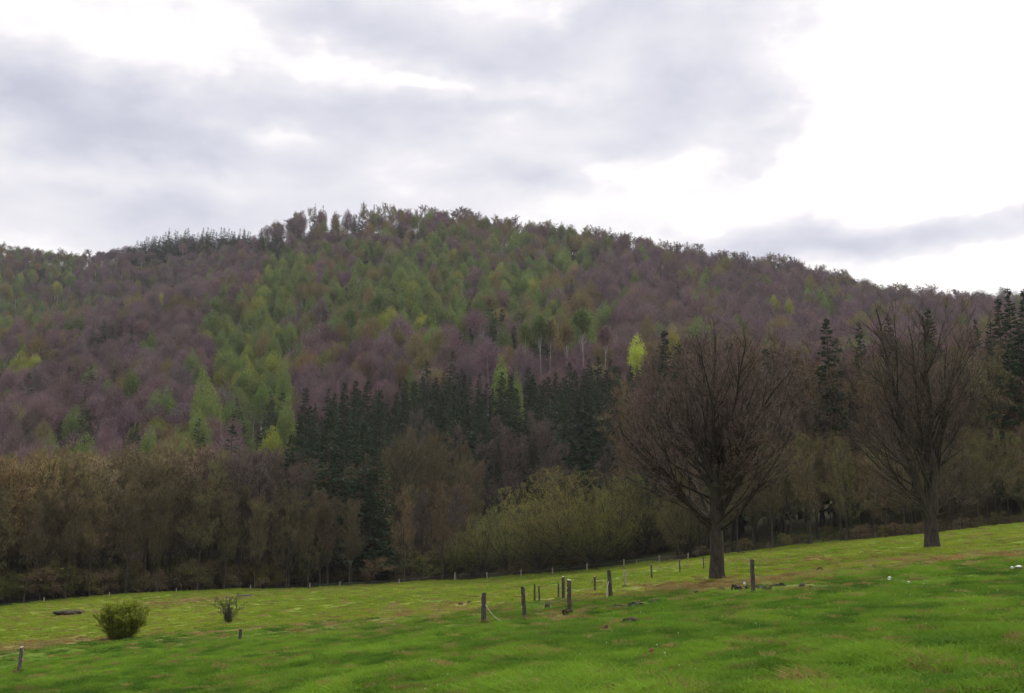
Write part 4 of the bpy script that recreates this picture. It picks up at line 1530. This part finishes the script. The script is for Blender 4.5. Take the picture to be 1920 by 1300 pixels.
def post_mesh(seed, h, r, mat):
    rng = R0(seed)
    S, K = 11, 9
    z = np.linspace(-.25, h, K)
    th = np.arange(S) * 2 * math.pi / S
    rad = r * (1 + .10 * rng.normal(size=S)[None] * .6) * (1.06 - .12 * np.linspace(0, 1, K)[:, None]) * (1 + .035 * rng.normal(size=(K, S)))
    off = np.cumsum(rng.normal(size=(K, 2)) * .006, 0)
    V = np.stack([np.cos(th)[None] * rad + off[:, :1], np.sin(th)[None] * rad + off[:, 1:], np.repeat(z[:, None], S, 1)], -1)
    V[-1, :, 2] += np.cos(th + rng.uniform(0, 6)) * r * .35 + rng.normal(size=S) * .01     # slanting weathered end
    V = V.reshape(-1, 3)
    k, j = np.meshgrid(np.arange(K - 1), np.arange(S), indexing='ij')
    j2 = (j + 1) % S
    Q = np.stack([k * S + j, k * S + j2, (k + 1) * S + j2, (k + 1) * S + j], -1).reshape(-1, 4)
    b = Buf()
    b.add(V, Q, 0)
    top = V[(K - 1) * S:]
    c = top.mean(0, keepdims=True) + np.array([[0, 0, .012]])
    VV = np.concatenate([top, c])
    T3 = np.stack([np.arange(S), (np.arange(S) + 1) % S, np.full(S, S)], -1)
    b.add(VV, T3, 1)
    return b.mesh('post', [mat, M['post_end']], False)


def ring_mesh(r, t):
    a = np.linspace(0, 2 * math.pi, 13)[:-1]
    b_ = np.linspace(0, 2 * math.pi, 7)[:-1]
    A, B = np.meshgrid(a, b_, indexing='ij')
    V = np.stack([(r + t * np.cos(B)) * np.cos(A), t * np.sin(B), (r + t * np.cos(B)) * np.sin(A)], -1).reshape(-1, 3)
    i, j = np.meshgrid(np.arange(12), np.arange(6), indexing='ij')
    Q = np.stack([i * 6 + j, ((i + 1) % 12) * 6 + j, ((i + 1) % 12) * 6 + (j + 1) % 6, i * 6 + (j + 1) % 6], -1).reshape(-1, 4)
    return mesh_from('insulator', V, Q, [M['insul']])


RING = ring_mesh(.028, .011)
POSTS = {}
M['post_grey'] = mat_wood('grey_post_wood', (.04, .035, .032), (.12, .105, .095))


def fence_post(u, vt, vb, wpx, label, group, lean=0., mat='post', ins=(), Y=None, seed=None):
    p = hit(u, vb) if Y is None else None
    if p is None:
        x = (u - CX) / F_PX * Y
        p = np.array([x, Y, g1(x, Y)])
        x = p[0] = at(u, vb, Y)[0]
        p[2] = g1(x, Y)
    h = (vb - vt) / F_PX * p[1] * 1.02
    r = wpx / F_PX * p[1] / 2 * .88
    me = post_mesh(int(u) if seed is None else seed, h, r, M[mat])
    o = link('fence_post', me)
    o.location = p
    o.rotation_euler = (0, lean, random.Random(int(u)).uniform(0, .3))
    tag(o, label, 'fence post', group)
    for (f, s) in ins:
        q = link('insulator', RING, o)
        q.location = (s * (r + .03), -r * .3, h * f)
        tag(q, 'pale ring insulator screwed to the post')
    POSTS[int(u)] = (p, h, r)
    return o


G1, G2, G3 = 'stout posts of the old near fence', 'thin posts of the middle fence row', 'pale posts of the back fence along the wood'
fence_post(35, 1217, 1259, 8, 'weathered grey post with wires at the lower frame edge, below the flaring bush', G1, .01, 'post_grey', ins=((.85, 1), (.5, 1)))
fence_post(450, 1183, 1205, 7, 'short stump of a post below the small dark shrub', G1)
fence_post(907, 1116, 1166, 10, 'stout dark post with a slack strand trailing off its side', G1, .0, ins=((.9, -1), (.6, -1), (.55, 1)))
fence_post(984, 1105, 1158, 9, 'stout dark post leaning slightly, next after the one with the trailing strand', G1, -.06, ins=((.75, 1), (.35, -1)))
fence_post(1069, 1091, 1150, 9, 'tall dark post with a clump of earth at its foot', G1, -.03, ins=((.6, -1), (.75, -1)))
fence_post(1146, 1073, 1121, 8, 'dark post with a bleached lath standing against it', G1, -.05)
fence_post(1412, 1054, 1119, 10, 'thick dark post among the clods in front of the fan-shaped tree', G1, -.01, ins=((.52, 1), (.88, -1), (.2, 1)))
fence_post(1003, 1098, 1128, 4, 'thin dark post, first of the close pair behind the stout posts', G2)
fence_post(1011, 1101, 1129, 4, 'thin dark post, second of the close pair behind the stout posts', G2, -.02)
fence_post(1047, 1096, 1122, 3.6, 'thin short post just beside the thick middle row post', G2)
fence_post(1057, 1084, 1124, 7, 'thick grey post standing in the middle row', G2)
fence_post(1116, 1083, 1110, 4.5, 'thin knobbly post between the thick grey one and the brown one', G2, -.03)
fence_post(1172, 1072, 1099, 3.6, 'thin reddish brown post in the middle row', G2, -.02, 'post_pale')
fence_post(1222, 1060, 1087, 3.6, 'thin dark post up the meadow from the reddish brown one', G2, -.02)
fence_post(1275, 1051, 1075, 3.0, 'thin dark post near the fan-shaped tree, next to last of its row', G2)
fence_post(1320, 1046, 1069, 2.6, 'thin dark post next to the trunk of the fan-shaped tree', G2)
for k, (u, hp, wp, lab) in enumerate(((82, 9, 2.6, 'beside the earth mound at the left'), (205, 8, 2.2, 'above the flaring bush'), (330, 8, 2.2, 'above and left of the dark shrub'), (470, 8, 2.2, 'above the brown patch'),
                                      (581, 9, 2.4, 'below the outermost spruce'), (637, 9, 2.4, 'below the tiered spruce'), (748, 10, 2.6, 'below the last front spruce'), (853, 14, 3.2, 'tallest and palest, at the green thicket bush'),
                                      (913, 12, 2.6, 'just past the palest post'), (977, 13, 2.8, 'under the long dome'), (1036, 12, 2.6, 'under the dome crest'), (1101, 13, 2.8, 'past the dome crest'),
                                      (1170, 13, 2.6, 'at the far end of the dome'), (1193, 8, 1.8, 'short, close after the dome end'), (1237, 14, 2.8, 'left of the fan-shaped tree'), (1290, 13, 2.6, 'nearest the fan-shaped trunk'))):
    Y = float(np.interp(u, EDGE_U, EDGE_Y)) - 2.2
    x = at(u, 1090, Y)[0]
    _, vb = project([[x, Y, g1(x, Y)]])
    fence_post(u, vb[0] - hp, vb[0], wp, 'pale thin post of the back fence ' + lab, G3, random.Random(k).uniform(-.05, .05), 'post_pale', Y=Y, seed=900 + k)


def wire(name, pts, r, mat, label, cat, sag=.12, group=None):
    segs = []
    for a, b in zip(pts[:-1], pts[1:]):
        t = np.linspace(0, 1, 9)[:, None]
        q = np.asarray(a) * (1 - t) + np.asarray(b) * t
        q[:, 2] -= (4 * t * (1 - t))[:, 0] * sag
        segs.append(q if not segs else q[1:])
    P = np.concatenate(segs)
    # rings must follow the run, so one tube per short piece
    A = np.stack([P[:-1], P[1:]], 1)
    V, Q = tubes(A, np.full((len(A), 2), r), 5)
    o = link(name, mesh_from(name, V, Q, [M[mat]]))
    tag(o, label, cat, group)


def ptop(u, f, s=0.):
    p, h, r = POSTS[u]
    return np.array([p[0] + s, p[1] - r * .6, p[2] + h * f])


q = hit(947, 1168)
wire('fence_wire', [ptop(907, .62, .05), q + [0, 0, .02]], .006, 'tape', 'slack bleached strand running from the stout post to the ground', 'fence wire', .15)
q0 = at(-60, 1243, 53.)
wire('fence_wire', [np.array([q0[0], 53., g1(q0[0], 53.) + .55]), ptop(35, .80)], .006, 'tape', 'upper pale wire leaving the frame edge post', 'fence wire', .05)
wire('fence_wire', [np.array([q0[0], 53., g1(q0[0], 53.) + .1]), ptop(35, .35)], .004, 'wire', 'lower thin wire leaving the frame edge post', 'fence wire', .05)
wire('fence_wire', [ptop(1011, .85), ptop(1047, .8), ptop(1057, .7)], .004, 'tape', 'pale strand from the close pair of posts to the thick grey post', 'fence wire', .08)
wire('fence_wire', [ptop(984, .45), ptop(1069, .5)], .0025, 'wire', 'thin wire between the leaning stout post and the tall dark one', 'fence wire', .12)
wire('fence_wire', [ptop(1069, .7), ptop(1146, .6)], .0025, 'wire', 'thin wire between the tall dark post and the one with the lath', 'fence wire', .12)
wire('fence_wire', [ptop(u, .8) for u in (581, 637, 748, 853, 913, 977, 1036, 1101, 1170, 1237, 1290)], .005, 'wire', 'wire strung along the back fence posts under the wood', 'fence wire', .1)
wire('fence_wire', [ptop(u, .7) for u in (1116, 1172, 1222, 1275, 1320)], .003, 'wire', 'thin wire along the middle row posts up to the trunk', 'fence wire', .12)
p, h, r = POSTS[1146]
b = Buf()
V, Q = tubes(np.array([[[0, 0, -.1], [.03, 0, .5], [.09, 0, .78]]]), np.array([[.035, .03, .022]]), 4)
b.add(V, Q)
o = link('fence_lath', b.mesh('fence_lath', [M['tape']], False))
o.location = (p[0] - r - .12, p[1] - .1, p[2])
tag(o, 'bleached lath leaning at the foot of a dark post', 'lath')

# ------------------------------------------------------------------ clods, mound, stones, litter
def mat_soil():
    m, T = mat_base('bare_soil')
    geo = T.n('ShaderNodeNewGeometry')
    n = T.noise(geo.outputs['Position'], 3.0, 5.0, .7)
    c = T.mix(T.ramp(n, .35, .65), rgb(.012, .009, .007), rgb(.05, .036, .024))
    c = T.mix(T.ramp(T.noise(geo.outputs['Position'], 6.0, 3.0), .55, .7), c, rgb(.04, .075, .012))
    finish(T, c, .95, bump=n, bump_d=.06)
    return m


M['soil'] = mat_soil()
M['stone'] = mat_plain('white_stone', (.42, .42, .40), .7)
M['paper'] = mat_plain('crumpled_paper', (.6, .61, .62), .6, .08)
M['rust'] = mat_plain('rusty_clay', (.13, .045, .025), .9)


def lump(seed, wx, wy, wz, mat, rough=.35):
    rng = R0(seed)
    import bmesh
    bm_ = bmesh.new()
    bmesh.ops.create_icosphere(bm_, subdivisions=3, radius=1.)
    V = np.array([v.co[:] for v in bm_.verts])
    Fc = np.array([[v.index for v in f.verts] for f in bm_.faces])
    bm_.free()
    k = rng.uniform(1.2, 2.2, (5, 3)) * 1.6
    ph = rng.uniform(0, 6.28, 5)
    d = sum(np.sin(V @ k[i] * (i + 1) * .8 + ph[i]) / (i + 1.5) for i in range(5))
    V = V * (1 + rough * .5 * d)[:, None] + rng.normal(size=V.shape) * .03 * rough * 3
    V = V * np.array([wx / 2, wy / 2, wz])
    return mesh_from('lump', V, Fc, [mat], smooth=False)


CLODS = [(1272, 1117, 5, 3, 'outermost small clod of the row before the fan-shaped tree'), (1305, 1114, 7, 3, 'small dark clod in the row below the fan-shaped trunk'),
         (1352, 1114, 11, 4, 'dark clod in the row just below the fan-shaped trunk'), (1381, 1111, 16, 8, 'biggest dark clod left of the thick post'), (1393, 1116, 12, 5, 'flat clod close left of the thick post'),
         (1402, 1113, 10, 7, 'brown clod touching the left side of the thick post'), (1425, 1110, 18, 8, 'brown clod touching the right side of the thick post'), (1440, 1113, 16, 6, 'long brown clod right of the thick post'),
         (1452, 1106, 12, 5, 'small clod behind the long brown one'), (1468, 1107, 15, 8, 'square dark clod at the end of the thick post heap'), (1503, 1106, 11, 5, 'grassy dark clod by itself beyond the heap'),
         (1520, 1105, 6, 3, 'tiny dark clod furthest along the row'), (1066, 1150, 18, 6, 'low earth clump at the foot of the tall dark post'), (1026, 1141, 9, 5, 'dark green clump between the stout posts'),
         (880, 1134, 8, 3, 'small black clod left of the post with the trailing strand'), (1137, 1181, 6, 4, 'dark round clod alone on the green turf'), (1182, 1167, 26, 4, 'flat brown scrape of earth on the green turf'),
         (865, 1137, 10, 3, 'dark flat clod beside the small black clod'), (1160, 1141, 26, 3, 'first stretch of the dark broken turf edge'), (1195, 1138, 30, 4, 'middle stretch of the dark broken turf edge'),
         (1228, 1131, 18, 4, 'last stretch of the dark broken turf edge'), (1640, 1068, 8, 3, 'dark clod on the worn strip above the white paper'), (1538, 1074, 10, 4, 'brown clod on the worn strip beyond the heap')]
BARE = []
for k, (u, v, w, h, lab) in enumerate(CLODS):
    p = hit(u, v)
    s = p[1] / F_PX
    o = link('earth_clod', lump(400 + k, w * s * 1.15, min(w, 14) * s * 2.2, h * s * .9 + (.11 if 7 < w < 18 else .05), M['soil'], .6))
    o.location = (p[0], p[1], p[2] + .02)
    BARE.append((p[0], p[1] - .1, w * s * .6 + .12, 1.0))
    tag(o, lab, 'clod', 'dark clods on the meadow')
for (u, v, w, h, mat, nm, lab, cat) in ((130, 1150, 56, 6, 'soil', 'earth_mound', 'long low dark mound near the wood at the left', 'mound'), (458, 1119, 34, 4, 'soil', 'earth_mound', 'flat dark mound under the wood above the small shrub', 'mound'),
                                   (1668, 1091, 7, 8, 'paper', 'crumpled_paper', 'white crumpled paper on the turf below the two-stemmed tree', 'litter'), (1704, 1095, 5, 2, 'stone', 'paper_scrap', 'tiny flat white scrap beside the crumpled paper', 'litter'),
                                   (1910, 1066, 12, 3, 'stone', 'white_stone', 'broad white stone by the frame edge on the upper turf', 'stone'), (1898, 1068, 6, 3, 'stone', 'white_stone', 'small white stone beside the broad one', 'stone'),
                                   (1396, 1098, 5, 5, 'stone', 'white_stone', 'pale stone behind the thick post', 'stone'), (1222, 1226, 9, 6, 'rust', 'clay_lump', 'rust red lump lying alone in the deep green turf', 'lump')):
    p = hit(u, v)
    s = p[1] / F_PX
    o = link(nm, lump(500 + u, w * s, (w * s * 1.2 if w < 40 else w * s * .7), h * s * .85, M[mat], .3))
    o.location = (p[0], p[1], p[2] + .05)
    BARE.append((p[0], p[1], w * s * .5, .3))
    tag(o, lab, cat)

# ------------------------------------------------------------------ grass
def grass_patch(seed, n, rad, hmin, hmax, w, lean=.5):
    rng = R0(seed)
    a = rng.uniform(0, 6.28, n)
    r = np.sqrt(rng.uniform(0, 1, n)) * rad
    C = np.stack([r * np.cos(a), r * np.sin(a), np.full(n, -.02)], -1)
    d = rng.normal(size=(n, 3)) * lean
    d[:, 2] = 1
    d = nrm(d)
    L = rng.uniform(hmin, hmax, n) * (1.15 - .5 * (r / rad) ** 2)
    sd = nrm(np.cross(d, rng.normal(size=(n, 3)))) * (w * rng.uniform(.6, 1.2, n) / 2)[:, None]
    bend = rng.normal(size=(n, 3)) * np.array([1, 1, 0]) * (L * .35)[:, None]
    m = C + d * (L * .55)[:, None]
    e = C + d * L[:, None] + bend - np.array([0, 0, 1]) * (L * .1)[:, None]
    V = np.stack([C - sd, C + sd, m + sd * .8, m - sd * .8, e], 1).reshape(-1, 3)
    i = np.arange(n) * 5
    Q = np.stack([i, i + 1, i + 2, i + 3], -1)
    T3 = np.stack([i + 3, i + 2, i + 4], -1)
    b = Buf()
    b.V.append(V); b.F.append(Q); b.M.append(np.zeros(n)); b.n = len(V)
    b.V.append(np.zeros((0, 3))); b.F.append(T3); b.M.append(np.zeros(n))
    return b.mesh('grass_patch', [M['grass']], False)


M['grass'] = mat_tinted('grass_blades', .8, .35, 2.5, .5, spec=.06, hue=.03)
GP = [grass_patch(600, 260, .42, .05, .12, .012), grass_patch(601, 240, .36, .06, .16, .013), grass_patch(602, 200, .30, .08, .22, .014, .7),
      grass_patch(603, 240, .55, .10, .22, .03, .6), grass_patch(604, 160, .5, .12, .30, .03, .8)]
rng = R0(33)
P, pk, rt, sc_, tn = [], [], [], [], []


def bilin(x, y, s, seed):
    return float(vnoise(np.array([x / s + 100]), np.array([y / s + 100]), seed)[0])


N1 = 15000
Yr = 11.5 * np.exp(rng.uniform(0, 1, N1) ** .85 * math.log(62 / 11.5))
Xr = rng.uniform(-.53, .53, N1) * Yr + rng.normal(size=N1) * .3
N2 = 34000
Yr2 = np.sqrt(rng.uniform(0, 1, N2) * (192 ** 2 - 52 ** 2) + 52 ** 2)
Xr2 = rng.uniform(-.53, .53, N2) * Yr2
XX, YY = np.concatenate([Xr, Xr2]), np.concatenate([Yr, Yr2])
ZZ = ground(XX, YY)
SD = strip_d(XX, YY)
m1, m2, m3 = vnoise(XX / 1.6 + 90, YY / 3.5 + 90, 11), vnoise(XX / .6 + 90, YY / 1.4 + 90, 12), vnoise(XX / 9 + 90, YY / 14 + 90, 13)
ED = edge_y(XX, YY)
WN = worn_at(XX, YY)
far = np.clip((YY - 8) / 30, .35, 1)
ZZ = ZZ + (vnoise(XX / 7, YY / 7, 1) - .5) * .34 * far + (vnoise(XX / 2.2, YY / 2.2, 2) - .5) * .13 + (vnoise(XX / .9, YY / .9, 3) - .5) * .06
for i in range(len(XX)):
    if YY[i] > ED[i] + 1:
        continue
    near = YY[i] < 60
    if any(abs(XX[i] - bx) < br + .2 and abs(YY[i] - by) < bl for (bx, by, br, bl) in BARE):
        continue
    if near:
        k = 2 if (m1[i] > .76 and m2[i] > .5) else (1 if m2[i] > .5 else 0)
        s = rng.uniform(.75, 1.15) * (1 + .25 * (YY[i] > 30)) * (.85 + .4 * m1[i])
    else:
        k = 3 if rng.uniform() < .9 else 4
        s = rng.uniform(.8, 1.35)
    lush = SD[i] < 2 - 5 * (m1[i] - .5)
    if lush:
        a, b_ = np.array((.036, .080, .009)), np.array((.118, .205, .018))
        f = .48 + .22 * (m3[i] - .5) + 1.0 * (m2[i] - .5) + .4 * (m1[i] - .5)
    else:
        a, b_ = np.array((.085, .145, .010)), np.array((.200, .235, .026))
        f = .2 + .5 * m3[i] + .6 * (m2[i] - .5)
    f = np.clip(f, 0, 1)
    t = (a * (1 - f) + b_ * f) * (1.3 if near else 1.25)
    if rng.uniform() < (.10 if lush else .16):
        t = np.array((.22, .18, .06)) * rng.uniform(.6, 1.1)
    wn = WN[i] * (.35 + 1.1 * m2[i])
    if rng.uniform() < wn * .8 or (abs(SD[i]) < 1.6 and rng.uniform() < .3):
        t = np.array((.25, .165, .065) if rng.uniform() < .55 else (.24, .22, .08)) * rng.uniform(.6, 1.1)
    P.append((XX[i], YY[i], ZZ[i]))
    pk.append(k)
    rt.append((rng.normal() * .06, rng.normal() * .06 - .1, rng.uniform(0, 6.28)))
    sc_.append((s, s, s * rng.uniform(.7, 1.1) * (.55 if not near else .75 if not lush else 1)))
    tn.append(t)
for (cx, cy, rr, n) in [(hit(1345, 1089)[0], hit(1345, 1089)[1], .5, 26), (hit(1748, 1029)[0], hit(1748, 1029)[1], .62, 30), (p1[0], p1[1], .7, 16), (p2[0], p2[1], .25, 8)] + \
        [(p_[0], p_[1], r_ + .05, 5) for (p_, h_, r_) in POSTS.values()]:
    for q in range(n):
        a = rng.uniform(0, 6.28)
        x, y = cx + math.cos(a) * rr * rng.uniform(.9, 1.3), cy + math.sin(a) * rr * rng.uniform(.9, 1.3)
        P.append((x, y, g1(x, y) - .02))
        pk.append(2)
        rt.append((0, 0, rng.uniform(0, 6.28)))
        k_ = rng.uniform(.5, .9)
        sc_.append((k_ * .7, k_ * .7, k_ * 1.15))
        tn.append(np.array((.10, .13, .02)) * rng.uniform(.6, 1.2) if rng.uniform() < .7 else np.array((.2, .16, .06)))
scatter('grass', GP, np.array(P), np.array(pk), np.array(rt), np.array(sc_), np.array(tn), 'short green pasture grass with scattered straw tufts', 'grass')

# small pale flower heads and dead leaves catching the light in the turf
def fleck(seed, col):
    rng = R0(seed)
    b = Buf()
    a = np.arange(7) * 2 * math.pi / 7
    d = np.stack([np.cos(a), np.sin(a), .5 + 0 * a], -1)
    b.add(*flats(np.tile(np.array([[0, 0, .09]]), (7, 1)), d, np.full(7, .022), np.full(7, .016), rng))
    b.add(*tubes(np.array([[[0, 0, 0], [0, 0, .09]]]), np.array([[.002, .002]]), 3))
    return b.mesh('fleck', [mat_plain('petals_%d' % seed, col, .7)], False)


P, pk, rt, sc_, tn = [], [], [], [], []
for i in range(230):
    Y = 12 * math.exp(rng.uniform() * math.log(60 / 12))
    x = rng.uniform(-.1 if rng.uniform() < .7 else -.5, .5) * Y
    P.append((x, Y, g1(x, Y) + .03))
    pk.append(int(rng.uniform() < .45))
    rt.append((rng.normal() * .3, rng.normal() * .3, rng.uniform(0, 6.28)))
    s = rng.uniform(.35, .8)
    sc_.append((s, s, s))
    tn.append((.5, .5, .3))
scatter('meadow_flowers', [fleck(1, (.70, .70, .55)), fleck(2, (.62, .42, .06))], np.array(P), np.array(pk), np.array(rt), np.array(sc_), np.array(tn), 'tiny pale and yellow flower heads dotted through the turf', 'flowers')

# ------------------------------------------------------------------ the air between
def build_haze():
    x0, x1, y0, y1, z0, z1 = -16000, 16000, -16000, 16000, -63, 420
    V = np.array([[x, y, z] for x in (x0, x1) for y in (y0, y1) for z in (z0, z1)], float)
    Q = np.array([[0, 1, 3, 2], [4, 6, 7, 5], [0, 4, 5, 1], [2, 3, 7, 6], [0, 2, 6, 4], [1, 5, 7, 3]])
    m = bpy.data.materials.new('haze')
    m.use_nodes = True
    T = NT(m.node_tree)
    v = T.n('ShaderNodeVolumePrincipled', ins={'Color': rgb(.82, .84, .95), 'Density': HAZE_DENSITY, 'Anisotropy': .3})
    out = T.n('ShaderNodeOutputMaterial')
    T.t.links.new(v.outputs[0], out.inputs['Volume'])
    tag(link('haze', mesh_from('haze', V, Q, [m], smooth=False)), 'thin spring haze filling the valley air', None, kind='stuff')


build_haze()
